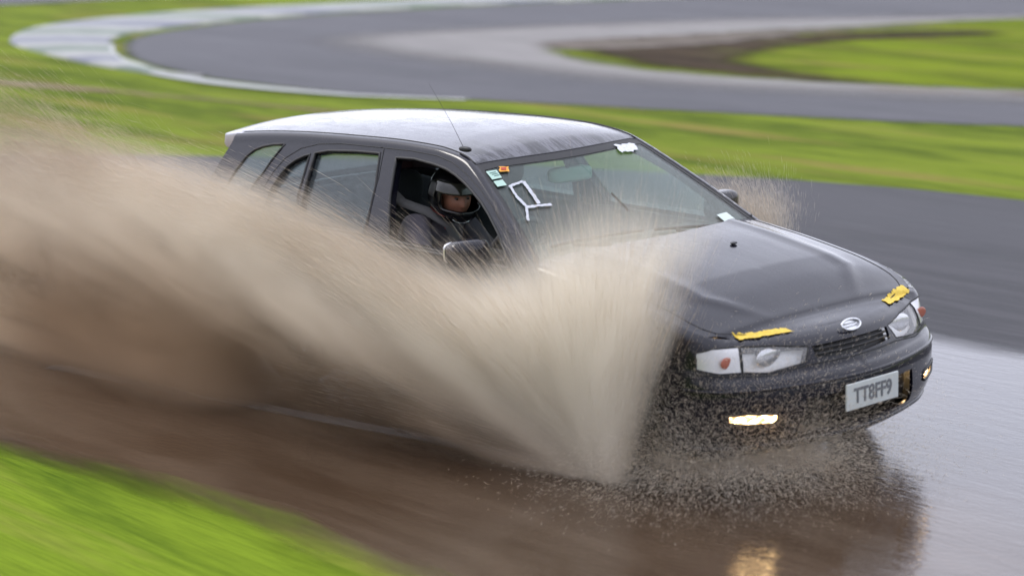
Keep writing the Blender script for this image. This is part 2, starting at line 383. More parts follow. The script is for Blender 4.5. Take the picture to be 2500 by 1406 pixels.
# big ground sheet: grass out to the horizon, with gentle far relief
def ground():
    xs = np.concatenate([-np.geomspace(900, 40, 18), np.arange(-36, 40, 4), np.geomspace(40, 900, 18)]); X, Y = np.meshgrid(xs, xs)
    d = np.hypot(X, Y); Z = -.02+np.where(d > 90, 1.5*np.sin(X/95)*np.cos(Y/120)*np.clip((d-90)/200, 0, 1), 0)
    n = len(xs); V = np.stack([X.ravel(), Y.ravel(), Z.ravel()], 1); i = np.arange(n-1)
    a = (i[:, None]*n+i[None]).ravel(); F = np.stack([a, a+1, a+n+1, a+n], 1)
    tag(mesh_np('ground', V, F, M['grass']), kind='structure')
ground()
far_edge = smooth_poly([(-70, -62), (-38, -28), (-22, -8), (-16, -2.2), (-11, 2.9), (-8, 5.3), (-5.5, 6.55), (-4.2, 7.05), (-2.5, 7.4), (2, 7.7), (12, 7.9), (70, 8.5)], False)
near_edge = smooth_poly([(70, -2.6), (12, -2.45), (4, -2.32), (2, -2.3), (1.3, -2.3), (.66, -2.22), (0, -2.32), (-.85, -2.5), (-1.3, -2.6), (-2.4, -3.1), (-4.2, -4.6), (-8, -8.6), (-30, -33), (-62, -66)], False)
sheet('road', far_edge+near_edge, -.006, M['track'])
outer = smooth_poly([(60, 46), (30, 31), (10, 20.5), (-2, 13.4), (-5.6, 11.4), (-7, 10.75), (-8.6, 10.15), (-10.5, 9.5), (-12, 8.95), (-13, 8.55), (-15, 8.35), (-16.8, 8.5), (-18.8, 9.0), (-20.2, 9.6), (-21.6, 10.45), (-22.7, 11.35), (-23.5, 12.5), (-24.2, 14.1), (-24.5, 15.6), (-24.5, 17.9), (-24.2, 20.2), (-23.5, 22.6), (-22.5, 25), (-18, 33), (-5, 50), (10, 72)], False)
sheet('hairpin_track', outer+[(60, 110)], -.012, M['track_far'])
isl = smooth_poly([(70, 64), (25, 33), (0, 17.9), (-7.4, 14.25), (-9.95, 13.35), (-11.5, 12.95), (-13.1, 12.95), (-14.8, 13.4), (-15.9, 14.0), (-16.5, 14.8), (-16.8, 16.0), (-16.5, 18.0), (-15.9, 20.4), (-14.7, 24.2), (-9, 33), (8, 56)], False)
sheet('track_dust', smooth_poly([(-21, 14), (-19, 12), (-15, 11.3), (-11, 11.3), (-7, 12.6), (0, 16), (0, 22), (-12, 27), (-17.5, 23), (-20, 18.5)]), -.008, M['track_dust'], offs=(.3, .6, 1.0, 1.5, 2, 2.6))
sheet('infield_grass', isl, -.004, M['grass_island'])
sheet('infield_dirt', smooth_poly([(-16.2, 14.8), (-14.6, 13.75), (-12.6, 13.2), (-10.2, 13.35), (-8.6, 14.1), (-10.6, 14.4), (-12.4, 15.0), (-13.2, 16.2), (-13.6, 18.2), (-12.6, 20.8), (-13.8, 21.4), (-15.0, 19.4), (-15.9, 17)]), .000, M['dirt'], offs=(.15, .3, .5, .8, 1.2))
sheet('infield_dirt', smooth_poly([(-11, 20.6), (-8, 21.6), (-4, 23.8), (-3.4, 24.8), (-6, 24.6), (-10, 22)]), .002, M['dirt'], offs=(.15, .3, .5, .8))
sheet('infield_dirt', smooth_poly([(-17.2, 15.2), (-16.0, 14.2), (-15.2, 14.6), (-14.6, 16.6), (-14.8, 19.4), (-14.2, 21.6), (-15.4, 21.0), (-16.4, 18.4)]), .004, M['dirt_dust'], offs=(.15, .3, .5))
sheet('dirt_strip', smooth_poly([(-26, 3.6), (-18, 5.8), (-13.5, 6.9), (-10, 7.35), (-10, 7.55), (-13.5, 7.25), (-18, 6.5), (-26, 4.5)]), -.010, M['dirt_pale'], offs=(.06, .15, .3))
sheet('dirt_strip', ribbon_poly(smooth_poly([(-9.2, 13.25), (-7.3, 14.05), (-3, 16.2), (3, 19.3)], False), .35), .004, M['dirt_pale'], offs=(.06, .12))
# paved strip beyond the hairpin
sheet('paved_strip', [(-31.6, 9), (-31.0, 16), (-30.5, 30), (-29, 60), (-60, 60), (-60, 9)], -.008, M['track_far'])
# painted edge lines
o_line = smooth_poly([(-11.6, 9.12), (-12.6, 8.62), (-13.3, 8.38), (-15, 8.15), (-16.8, 8.28), (-18.8, 8.8), (-20.3, 9.4), (-21.7, 10.2)], False)
tag(sheet('edge_line', ribbon_poly(o_line, .18, .50), .004, M['line'], offs=(.05, .1)), kind='structure')
n_line = smooth_poly([(-2.5, -1.62), (-2.28, -1.55), (-1.3, -1.36), (-.4, -1.18), (.36, -1.02), (1.1, -.86), (1.5, -.8)], False)
sheet('edge_line', ribbon_poly(n_line, .15), .007, M['line_wet'], offs=(.03,))
# puddle
pud = smooth_poly([(-4.6, -3.4), (-3.4, -3.3), (-2.4, -3.0), (-1.3, -2.9), (0, -2.8), (.9, -2.8), (2, -2.9), (5, -2.9), (14, -2.9), (16, 0), (13, 2.6), (6, 3.1), (2.6, 2.95), (1.0, 2.85), (.2, 2.75), (-.6, 2.2), (-1.6, 1.2), (-2.4, .2), (-3.4, -.6), (-4.6, -1.6), (-5.4, -2.6)])
sheet('puddle', pud, .003, M['water'], offs=(.06, .15, .3, .5, .8, 1.2))
sheet('near_grass', near_edge[20:]+[(-62, -90), (70, -90), (70, -3.2)]+near_edge[:20] if False else near_edge[::-1]+[(70, -90), (-62, -90)], .010, M['grass_near'], offs=(.05, .1, .2, .5, 1.5))
# striped run-off kerb outside the hairpin: painted concrete blocks, raised a little, falling to the grass
def kerb():
    inner = smooth_poly([(-16.2, 8.45), (-17.2, 8.5), (-19, 8.95), (-21.6, 10.3), (-22.9, 11.25), (-23.7, 12.4), (-24.35, 14.1), (-24.65, 15.6), (-24.65, 17.9), (-24.35, 20.2), (-23.6, 22.6), (-22.6, 25), (-18.5, 33)], False, 10)
    outr = smooth_poly([(-16.2, 8.42), (-17.2, 8.25), (-19.4, 8.5), (-22.6, 9.25), (-24.3, 10.1), (-25.6, 11.2), (-26.5, 12.7), (-27.0, 14.6), (-27.0, 16.3), (-26.8, 18.4), (-26.2, 21.0), (-25.2, 23.6), (-19.5, 33.6)], False, 10)
    root = empty('striped_kerb', (-24, 14, 0)); tag(root, 'low striped run-off kerb in worn white, green and blue blocks around the outside of the hairpin', 'kerb')
    I, O = np.array(inner), np.array(outr)
    V = []; F = []; mi = []
    prof = [(0, -.02), (.02, .012), (.5, .03), (.95, .012), (1, -.03)]
    n = len(I)
    for i in range(n):
        for t, h in prof:
            p = I[i]*(1-t)+O[i]*t; V.append((p[0]+24, p[1]-14, h))
    m_ = len(prof)
    L = np.concatenate([[0], np.cumsum(np.linalg.norm(np.diff(O, axis=0), axis=1))])
    for i in range(n-1):
        c = int(L[i]//.95) % 4; c = {0: 0, 1: 1, 2: 0, 3: 2}[c]
        for j in range(m_-1): F.append((i*m_+j, i*m_+j+1, (i+1)*m_+j+1, (i+1)*m_+j)); mi.append(c)
    def km(nm, col):
        m = mat(nm); k = NT(m); a = k.noise(k.mapped((.6, 2.5, 1)), 1.2, 5, .6)
        k.l(k.mix(k.smooth(a, .3, .7), col, tuple(x*.72+.02 for x in col)), k.b.inputs['Base Color']); k.b.inputs['Roughness'].default_value = .6; return m
    o = mesh_np('kerb_blocks', V, F, [km('kerb_white', (.31, .315, .295)), km('kerb_green', (.12, .165, .12)), km('kerb_blue', (.135, .145, .19))], root, False, mi)
kerb()

# two pale slivers of debris on the water by the bumper
for i, (a, b, lb) in enumerate((((1.24, -.43), (1.43, -.49), 'pale sliver of debris on the water, the one closer to the thrown sheet'), ((1.43, -.36), (1.58, -.38), 'pale sliver of debris on the water, the one under the lit fog lamp'))):
    bm = bmesh.new(); A_ = Vector((*a, .012)); B_ = Vector((*b, .03)); t = (B_-A_).normalized(); sd = Vector((-t.y, t.x, 0)); top_ = []; bot = []
    for q in np.linspace(0, 1, 9):
        w = .018*math.sin(math.pi*min(1, max(0, q*.96+.02)))**.7; c = A_.lerp(B_, q)+Vector((0, 0, .012*math.sin(math.pi*q)))
        top_.append([bm.verts.new(c+sd*w+Vector((0, 0, .002))), bm.verts.new(c+Vector((0, 0, .005))), bm.verts.new(c-sd*w), bm.verts.new(c-Vector((0, 0, .003)))])
    for r0, r1 in zip(top_, top_[1:]):
        for j in range(4): bm.faces.new((r0[j], r0[(j+1) % 4], r1[(j+1) % 4], r1[j]))
    bm.faces.new(top_[0][::-1]); bm.faces.new(top_[-1]); bmesh.ops.recalc_face_normals(bm, faces=bm.faces)
    if i == 0: M['sliver'] = simple('pale_plastic', (.5, .5, .5), .4)
    tag(bm_obj('debris_sliver', bm, M['sliver'], None, True), lb, 'debris', 'slivers of debris on the water')

# ------------------------------------------------------------ car materials
def mat_paint():
    m = mat('car_paint'); k = NT(m); b = k.b
    a = k.noise(k.mapped((1.2, 6, 6)), 2.0, 5, .6, .6); w = k.noise(k.mapped((25, 70, 60)), 1.0, 4, .7, 1.0)
    b.inputs['Metallic'].default_value = 0.0
    rr = k.n('MapRange'); k.l(a, rr.inputs[0]); rr.inputs[1].default_value = .3; rr.inputs[2].default_value = .7; rr.inputs[3].default_value = .20; rr.inputs[4].default_value = .38
    k.l(rr.outputs[0], b.inputs['Roughness']); b.inputs['Specular IOR Level'].default_value = .06; b.inputs['Coat Weight'].default_value = .8; b.inputs['Coat Roughness'].default_value = .09; b.inputs['Coat IOR'].default_value = 1.5
    # road film washed into streaks
    film = k.math('MULTIPLY', k.smooth(w, .5, .72), .5)
    k.l(k.mix(k.math('MULTIPLY', film, .05), (.006, .006, .012), (.20, .19, .20)), b.inputs['Base Color'])
    bp = k.n('Bump', Strength=.12, Distance=.002); k.l(w, bp.inputs['Height']); k.l(bp.outputs[0], b.inputs['Normal'])
    return m
def mat_roof():
    m = mat('wet_roof_paint'); k = NT(m); b = k.b
    a = k.noise(k.mapped((1.4, 5, 1), rot=(0, 0, R(12))), 2.2, 5, .65, 1.2); w = k.noise(k.mapped((10, 60, 10), rot=(0, 0, R(12))), 1.0, 5, .7, .6)
    f = k.smooth(k.math('ADD', k.math('MULTIPLY', a, .6), k.math('MULTIPLY', w, .4)), .42, .58)
    k.l(k.mix(k.math('MULTIPLY', f, .30), (.008, .008, .012), (.34, .34, .39)), b.inputs['Base Color']); b.inputs['Metallic'].default_value = .10; b.inputs['Coat Weight'].default_value = .7; b.inputs['Coat Roughness'].default_value = .08
    rr = k.n('MapRange'); k.l(f, rr.inputs[0]); rr.inputs[3].default_value = .08; rr.inputs[4].default_value = .40; k.l(rr.outputs[0], b.inputs['Roughness'])
    b.inputs['Specular IOR Level'].default_value = .22
    bp = k.n('Bump', Strength=.30, Distance=.003); k.l(w, bp.inputs['Height']); k.l(bp.outputs[0], b.inputs['Normal'])
    return m
def mat_glass(name, tint, haze, hc, spec_r=.03):
    m = mat(name); nt = m.node_tree; nt.nodes.clear()
    o = nt.nodes.new('ShaderNodeOutputMaterial'); tr = nt.nodes.new('ShaderNodeBsdfTransparent'); tr.inputs[0].default_value = (*tint, 1)
    gl = nt.nodes.new('ShaderNodeBsdfGlossy'); gl.inputs['Roughness'].default_value = spec_r; gl.inputs[0].default_value = (1, 1, 1, 1)
    df = nt.nodes.new('ShaderNodeBsdfDiffuse'); df.inputs[0].default_value = (*hc, 1)
    lw = nt.nodes.new('ShaderNodeLayerWeight'); lw.inputs['Blend'].default_value = .5
    pw = nt.nodes.new('ShaderNodeMath'); pw.operation = 'POWER'; pw.inputs[1].default_value = 4.2; nt.links.new(lw.outputs['Facing'], pw.inputs[0])
    fr = nt.nodes.new('ShaderNodeMath'); fr.operation = 'MULTIPLY_ADD'; fr.inputs[1].default_value = .48; fr.inputs[2].default_value = .025; nt.links.new(pw.outputs[0], fr.inputs[0])
    m1 = nt.nodes.new('ShaderNodeMixShader'); m2 = nt.nodes.new('ShaderNodeMixShader')
    g = nt.nodes.new('ShaderNodeNewGeometry'); mp = nt.nodes.new('ShaderNodeMapping'); mp.inputs['Scale'].default_value = (20, 60, 60)
    n = nt.nodes.new('ShaderNodeTexNoise'); n.inputs['Scale'].default_value = 1.5; n.inputs['Detail'].default_value = 6; n.inputs['Roughness'].default_value = .7
    nt.links.new(g.outputs['Position'], mp.inputs[0]); nt.links.new(mp.outputs[0], n.inputs['Vector'])
    mr = nt.nodes.new('ShaderNodeMapRange'); nt.links.new(n.outputs['Fac'], mr.inputs[0]); mr.inputs[1].default_value = .4; mr.inputs[2].default_value = .75; mr.inputs[3].default_value = haze*.5; mr.inputs[4].default_value = haze*1.8
    nt.links.new(mr.outputs[0], m1.inputs[0]); nt.links.new(tr.outputs[0], m1.inputs[1]); nt.links.new(df.outputs[0], m1.inputs[2])
    nt.links.new(fr.outputs[0], m2.inputs[0]); nt.links.new(m1.outputs[0], m2.inputs[1]); nt.links.new(gl.outputs[0], m2.inputs[2]); nt.links.new(m2.outputs[0], o.inputs[0])
    return m
M['paint'] = mat_paint(); M['roof'] = mat_roof()
M['windscreen'] = mat_glass('windscreen_glass', (.86, .95, .91), .035, (.45, .50, .48))
M['side_glass'] = mat_glass('side_glass', (.76, .82, .82), .10, (.40, .45, .48))
M['lens'] = mat_glass('lens_glass', (.98, .98, .98), .10, (.85, .85, .85))
M['trim'] = simple('black_trim', (.008, .008, .009), .5, noise=.3, nscale=30)
M['rubber'] = simple('rubber_seal', (.010, .010, .011), .55)
M['interior'] = simple('interior_plastic', (.016, .017, .018), .7, noise=.3, nscale=20)
M['cloth'] = simple('seat_cloth', (.022, .026, .030), .9, noise=.35, nscale=60, bump=.3)
M['door_card'] = simple('door_card', (.03, .033, .033), .8, noise=.2, nscale=15)
M['chrome'] = simple('chrome', (.75, .76, .78), .18, 1)
M['reflector'] = simple('lamp_reflector', (.86, .87, .88), .4, .15, noise=.15, nscale=18)
M['indicator'] = simple('amber_lamp', (.40, .11, .06), .5, coat=.8)
M['clear_lamp'] = simple('clear_side_lamp', (.62, .62, .63), .22, .2, coat=.8, noise=.2, nscale=20)
M['yellow_tape'] = simple('yellow_tape', (.72, .50, .04), .5, noise=.35, nscale=60)
M['silver_tape'] = simple('silver_tape', (.52, .54, .58), .35, .3, noise=.35, nscale=90)
M['plate'] = simple('plate_white', (.62, .66, .64), .35, noise=.12, nscale=14)
M['plate_ink'] = simple('plate_ink', (.17, .18, .19), .5)
M['tyre'] = simple('tyre', (.012, .012, .013), .6, bump=.3)
M['rim'] = simple('alloy_rim', (.10, .10, .105), .28, .8, noise=.2, nscale=12)
M['tail'] = simple('tail_lamp', (.35, .02, .015), .2, coat=.9)
def lamp_mat():
    m = mat('lit_fog_lamp'); k = NT(m); w = k.noise(k.mapped((10, 30, 90)), 1.2, 4, .6, .5)
    e = k.mix(k.smooth(w, .40, .60), (1.0, .42, .12), (1, .68, .32)); k.l(e, k.b.inputs['Emission Color'])
    k.l(k.math('ADD', k.math('MULTIPLY', k.smooth(w, .48, .66), 40), 1.6), k.b.inputs['Emission Strength']); k.b.inputs['Base Color'].default_value = (.8, .7, .5, 1); return m
M['fog'] = lamp_mat()

# ------------------------------------------------------------ charts: curved panels cut along their outlines
def subdiv(poly, st, closed=True):
    out = []; n = len(poly)
    for i in range(n if closed else n-1):
        a = np.array(poly[i], float); b = np.array(poly[(i+1) % n], float); k_ = max(1, int(np.ceil(np.max(np.abs(b-a)/np.array(st)))))
        for t in range(k_): out.append(tuple(a+(b-a)*t/k_))
    if not closed: out.append(tuple(poly[-1]))
    return out
class Chart:
    def __init__(s, fn, outer, regions, us, vs, st):
        s.fn = fn; s.reg = regions; polys = [subdiv(outer, st)]+[subdiv(p, st) for _, p in regions]
        V = []; E = []
        for p in polys:
            o = len(V); V += p; E += [(o+i, o+(i+1) % len(p)) for i in range(len(p))]
        U, W = np.meshgrid(us, vs); G = np.stack([U.ravel(), W.ravel()], 1); G = G[in_poly(G, polys[0])]
        sc = np.array([1/st[0], 1/st[1]]); d = np.full(len(G), 1e9)
        for p in polys: d = np.minimum(d, seg_dist(G*sc, [tuple(np.array(q)*sc) for q in p]))
        G = G[d > .35]; V += [tuple(g_) for g_ in G]
        r = delaunay_2d_cdt([Vector((float(a), float(b))) for a, b in V], E, [], 0, 1e-6)
        s.P = np.array([(v.x, v.y) for v in r[0]]); F = np.array([f for f in r[2] if len(f) == 3])
        cen = s.P[F].mean(1); F = F[in_poly(cen, polys[0])]; cen = s.P[F].mean(1)
        a = s.P[F]; cr2 = (a[:, 1, 0]-a[:, 0, 0])*(a[:, 2, 1]-a[:, 0, 1])-(a[:, 1, 1]-a[:, 0, 1])*(a[:, 2, 0]-a[:, 0, 0])
        F[cr2 < 0] = F[cr2 < 0][:, ::-1]; s.F = F; s.tag = np.array(['rest']*len(F), dtype=object); done = np.zeros(len(F), bool)
        for nme, p in regions:
            m_ = in_poly(cen, p) & ~done; s.tag[m_] = nme; done |= m_
        s.X = fn(s.P[:, 0], s.P[:, 1]); e = 1e-3
        du = fn(s.P[:, 0]+e, s.P[:, 1])-fn(s.P[:, 0]-e, s.P[:, 1]); dw = fn(s.P[:, 0], s.P[:, 1]+e)-fn(s.P[:, 0], s.P[:, 1]-e)
        N = np.cross(du, dw); N /= np.linalg.norm(N, axis=1)[:, None]+1e-12
        c = s.X-np.array([0, 0, .6]); c[:, 0] *= .25; s.N = N; s.flip = np.sum(N*c) < 0
        if s.flip: s.N = -N
def panel(name, sel, mats, parent, thick=.012, inset=0.0):
    """sel: list of (chart, tags, side). Builds a panel with real thickness; outer normals from the surface itself"""
    VV = []; FF = []; NN = []; MI = []; o = 0
    for ch, tags, side in sel:
        k_ = np.isin(ch.tag, list(tags)); F = ch.F[k_]
        if not len(F): continue
        ids = np.unique(F); mp = -np.ones(len(ch.P), int); mp[ids] = np.arange(len(ids)); F = mp[F]
        X = ch.X[ids]-ch.N[ids]*inset; N = ch.N[ids].copy(); X = X.copy()
        if side < 0: X[:, 1] *= -1; N[:, 1] *= -1
        if (side < 0) != bool(ch.flip): F = F[:, ::-1]
        n = len(ids)
        VV += [X, X-N*thick]; NN += [N, -N]; FF += [F+o, F[:, ::-1]+n+o]; MI += [np.zeros(len(F), int), np.ones(len(F), int)]
        E = {}
        for f in F:
            for i in range(3):
                a, b = f[i], f[(i+1) % 3]
                if (b, a) in E: del E[(b, a)]
                else: E[(a, b)] = 1
        o2 = o+2*n; be = np.array(list(E)); nb = len(be)
        A, B = X[be[:, 0]], X[be[:, 1]]; Ai, Bi = A-N[be[:, 0]]*thick, B-N[be[:, 1]]*thick
        fn_ = np.cross(Ai-A, B-A); fn_ /= np.linalg.norm(fn_, axis=1)[:, None]+1e-12
        VV += [A, B, Bi, Ai]; NN += [fn_]*4; q = np.arange(nb)
        FF += [np.stack([q, q+3*nb, q+2*nb], 1)+o2, np.stack([q, q+2*nb, q+nb], 1)+o2]; MI += [np.zeros(2*nb, int)]
        o = o2+4*nb
    V = np.vstack(VV); F = np.vstack(FF)
    ob = mesh_np(name, V, F, mats, parent, True, np.concatenate(MI) if len(mats) > 1 else None)
    ob.data.normals_split_custom_set_from_vertices([tuple(x) for x in np.vstack(NN)])
    return ob
def curve3(fn, poly, st=(.03, .03), side=-1, off=0.0, closed=True):
    p = np.array(subdiv(poly, st, closed)); e = 1e-3; X = fn(p[:, 0], p[:, 1])
    N = np.cross(fn(p[:, 0]+e, p[:, 1])-fn(p[:, 0]-e, p[:, 1]), fn(p[:, 0], p[:, 1]+e)-fn(p[:, 0], p[:, 1]-e)); N /= np.linalg.norm(N, axis=1)[:, None]+1e-12
    c = X-np.array([0, 0, .6]); N[np.sum(N*c, 1) < 0] *= -1
    X = X+N*off; X[:, 1] *= (1 if side > 0 else -1); return [tuple(x) for x in X]
def sx(pts): return [(float(u_of_x(x)), z) for x, z in pts]
UE = float(UL[-1])
arcF = [(float(u_of_x(1.31+.345*math.cos(a))), .30+.345*math.sin(a)) for a in np.linspace(R(-28), R(208), 22)]
arcR = [(float(u_of_x(-1.25+.34*math.cos(a))), .30+.34*math.sin(a)) for a in np.linspace(R(-28), R(208), 22)]
hl = [(4.86, .580), (5.00, .566), (5.20, .590), (5.235, .655), (5.05, .678), (4.86, .690)]
ind = [(4.625, .60), (4.74, .580), (4.855, .580), (4.855, .690), (4.70, .695), (4.62, .675)]
fog = [(4.775, .362), (4.84, .350), (4.98, .343), (5.01, .352), (5.015, .385), (4.99, .394), (4.84, .404), (4.78, .398)]
grille = [(5.26, .600), (UE+.001, .588), (UE+.001, .655), (5.25, .652)]
intake = [(5.12, .275), (UE+.001, .265), (UE+.001, .445), (5.16, .44)]
ftop = [(float(u), float(zs(olxy(u)[..., 0]))) for u in np.linspace(0, UE, 90)]
Lout = [(0, .15), (UE, .15)]+ftop[::-1]
fb = sx([(1.60, .155), (1.60, .565)])+[(4.50, .565), (4.60, .600-.03), (4.8, .566), (5.0, .556), (5.2, .575), (UE+.001, .575), (UE+.001, .145), (4.3, .145)]
fb = [(float(u_of_x(1.60)), .145), (float(u_of_x(1.60)), .585), (4.60, .585), (4.75, .572), (5.0, .556), (5.22, .58), (UE+.001, .578), (UE+.001, .145)]
rb = [(-.001, .145), (float(u_of_x(-1.60)), .145), (float(u_of_x(-1.60)), .56), (-.001, .58)]
fd = sx([(-.56, .962), (-.565, .24), (.74, .24), (.80, .50), (.76, .80), (.73, .962)])
rd = sx([(-1.56, .962), (-1.52, .76), (-1.30, .665), (-1.06, .56), (-.93, .40), (-.89, .24), (-.575, .24), (-.57, .962)])
tl = sx([(-2.06, .64), (-1.84, .64), (-1.86, .88), (-2.07, .88)])
Lreg = [('archF', arcF), ('archR', arcR), ('lamp', hl), ('indicator', ind), ('foglamp', fog), ('intake', intake), ('front_bumper', fb), ('grille', grille),
        ('rear_bumper', rb), ('front_door', fd), ('rear_door', rd), ('tail', tl)]
CL = Chart(lower, Lout, Lreg, np.linspace(0, UE, 190), np.concatenate([np.arange(.17, .86, .022), np.arange(.66, .96, .011)+.003]), (.03, .022))
# upper body chart
yr_ = lambda x: float(yrail(x)); zr_ = lambda x: float(zr(x))
gx = np.linspace(-1.99, .94, 60)
Gout = [(-2.15, .90), (-2.06, 1.12), (-1.99, 1.27)]+[(float(x), zr_(x)+yr_(x)) for x in gx]+[(.94, .82), (.80, .90)]
winF = [(-.516, 1.31), (-.369, 1.317), (-.196, 1.306), (-.09, 1.292), (-.007, 1.272), (.08, 1.243), (.156, 1.211), (.25, 1.168), (.329, 1.123), (.451, 1.041), (.548, .955), (.55, .93), (.186, .912), (-.364, .921), (-.455, 1.119)]
winR = [(-.659, 1.319), (-.88, 1.31), (-1.097, 1.293), (-1.205, 1.272), (-1.185, 1.045), (-1.15, .915), (-.56, .925), (-.603, 1.165)]
winRq = [(-1.245, 1.262), (-1.30, 1.246), (-1.36, 1.22), (-1.41, 1.185), (-1.46, 1.12), (-1.498, 1.035), (-1.50, .93), (-1.19, .917), (-1.225, 1.045)]
winQ = [(-1.50, 1.292), (-1.60, 1.283), (-1.693, 1.264), (-1.76, 1.24), (-1.81, 1.205), (-1.866, 1.127), (-1.907, 1.039), (-1.90, .975), (-1.68, .975), (-1.662, 1.06), (-1.606, 1.131), (-1.565, 1.205)]
fdG = [(-.575, .90), (-.60, 1.2), (-.64, 1.345), (-.415, 1.350), (-.2, 1.345), (-.06, 1.325), (.06, 1.287), (.2, 1.228), (.344, 1.155), (.48, 1.072), (.609, .998), (.72, .93), (.74, .90)]
rdG = [(-.585, .90), (-.61, 1.2), (-.65, 1.345), (-1.0, 1.335), (-1.2, 1.318), (-1.34, 1.285), (-1.45, 1.225), (-1.52, 1.14), (-1.565, 1.04), (-1.57, .90)]
hx = lambda y: .20-.075*(abs(y)/.55)**2
wsx = [x for x in np.linspace(.135, .94, 24)]
wsP = [(float(x), zr_(x)+.060) for x in wsx]+[(.94, zr_(.94)+yr_(.94)+.01)]+[(hx(y), zr_(hx(y))+yr_(hx(y))-y) for y in (-.01, .1, .2, .3, .4, .48)]
wsB = [(float(x), zr_(x)+.035) for x in np.linspace(.08, .94, 24)]+[(.94, zr_(.94)+yr_(.94)+.01)]+[(hx(y)-.05, zr_(hx(y)-.05)+yr_(hx(y)-.05)-y) for y in (-.01, .1, .2, .3, .4, .5)]
roofP = [(-2.0, zr_(-1.99)+.045)]+[(float(x), zr_(x)+.035) for x in np.linspace(-1.95, .06, 30)]+[(hx(y)-.055, zr_(hx(y)-.055)+yr_(hx(y)-.055)-y) for y in (.5, .4, .3, .2, .1, -.01)]+[(float(x), zr_(x)+yr_(x)+.01) for x in np.linspace(.1, -2.0, 20)]
Greg = [('winF', winF), ('winR', winR), ('winRq', winRq), ('winQ', winQ), ('windscreen', wsP), ('frit', wsB), ('front_door', fdG), ('rear_door', rdG), ('roof', roofP)]
CG = Chart(green, Gout, Greg, np.arange(-2.14, .96, .03), np.concatenate([np.arange(.91, 1.25, .02), np.arange(1.1, 1.47, .011)+.002, np.arange(1.47, 2.1, .035)]), (.03, .02))
# bonnet chart
hb = [(float(x), float(yb(x))) for x in np.concatenate([np.linspace(.74, 1.9, 30), np.linspace(1.92, float(xnose)-.0005, 24)])]
Hout = hb+[(float(xnose), 0.0), (.89, 0.0)]+[(.74+.15*(1-(y/.76)**2), y) for y in (.1, .2, .3, .4, .5, .6, .7)]
CH = Chart(lambda x, y: np.stack([x+0*y, y+0*x, hood(x, y)], -1), Hout, [], np.concatenate([np.arange(.76, 1.8, .035), np.arange(1.8, 2.1, .015)]), np.arange(.02, .8, .035), (.03, .03))
def rearface(y, z):
    return np.stack([xrear(z)-.035*(1-(y/.62)**2), y, z+0*y], -1)
rzz = np.linspace(.90, 1.285, 12)
Rout = [(0, .90)]+[(float(yside(z))-.015, float(z)) for z in rzz]+[(0, 1.30)]
CR = Chart(rearface, Rout, [('glass', [(-.001, .98), (.60, .98), (.50, 1.22), (-.001, 1.24)])], np.arange(.03, .8, .05), np.arange(.92, 1.3, .04), (.04, .04))

# ------------------------------------------------------------ the car
car = empty('hatchback_car', (0, 0, 0)); tag(car, 'black five-door hatchback sliding through brown floodwater with lit fog lamps', 'car')
ROLL = R(1.8); HZ = .3
BT = [M['paint'], M['interior']]
B2 = [(1,), (-1,)]
both = lambda ch, *t: [(ch, t, 1), (ch, t, -1)]
body = panel('body', both(CL, 'rest')+both(CG, 'rest'), BT, car, .014)
panel('roof', both(CG, 'roof'), [M['roof'], M['door_card']], car, .02)
bon = panel('bonnet', both(CH, 'rest'), BT, car, .012)
fbump = panel('front_bumper', both(CL, 'front_bumper'), BT, car, .012)
rbump = panel('rear_bumper', both(CL, 'rear_bumper'), BT, car, .012)
gr = panel('grille', both(CL, 'grille'), [M['trim'], M['trim']], car, .01, .03)
ita = panel('air_intake', both(CL, 'intake'), [M['trim'], M['trim']], fbump, .01, .045)
panel('tailgate', both(CR, 'rest'), BT, car, .012)
panel('rear_window', both(CR, 'glass'), [M['side_glass'], M['side_glass']], car, .004, .006)
wsn = panel('windscreen', both(CG, 'windscreen'), [M['windscreen']], car, .005, .004)
panel('windscreen_border', both(CG, 'frit'), [M['trim'], M['trim']], car, .01, .002)
# grille slats
bm = bmesh.new()
for z in (.612, .632):
    us = np.linspace(5.27, UE, 12); X = lower(us, np.full(12, z)); L_ = [(x-.012, y, zz) for x, y, zz in X]; L_ += [(x-.012, -y, zz) for x, y, zz in X[::-1][1:]]
    tube(bm, L_, .006, 6)
bm_obj('slat', bm, M['trim'], gr, True)
# crease lines of the bumper: raised lips
bm = bmesh.new()
for z, r_ in ((.505, .010), (.235, .013)):
    us = np.linspace(4.55, UE, 30); X = lower(us, np.full(30, z)); L_ = [(x, y, zz) for x, y, zz in X]; L_ += [(x, -y, zz) for x, y, zz in X[::-1][1:]]
    tube(bm, [(a-.003, b, c) for a, b, c in L_], r_, 8)
bm_obj('bumper_lip', bm, M['paint'], fbump, True)
seams = bmesh.new()
def seam(poly, fn=green, r=.003, closed=False, side=(-1, 1)):
    for s_ in side: tube(seams, curve3(fn, poly, side=s_, off=.0, closed=closed), r, 5, closed)
seam(fdG[0:12]); seam(rdG[2:10]); seam([(p[0], p[1]) for p in fd[1:]], lower); seam(rd[:7], lower)
seam(fd[0:2], lower); seam(fb[1:7], lower, .004)
seam([(float(x), float(zr(x))+.035) for x in np.linspace(-1.97, .08, 30)], green, .0045)
for s_ in (-1, 1):
    xs_ = np.linspace(.78, 1.88, 20); tube(seams, [(x, s_*(float(yb(x))-.055), float(hood(x, float(yb(x))-.055))) for x in xs_], .003, 5)
bm_obj('panel_seams', seams, M['rubber'], body, True)
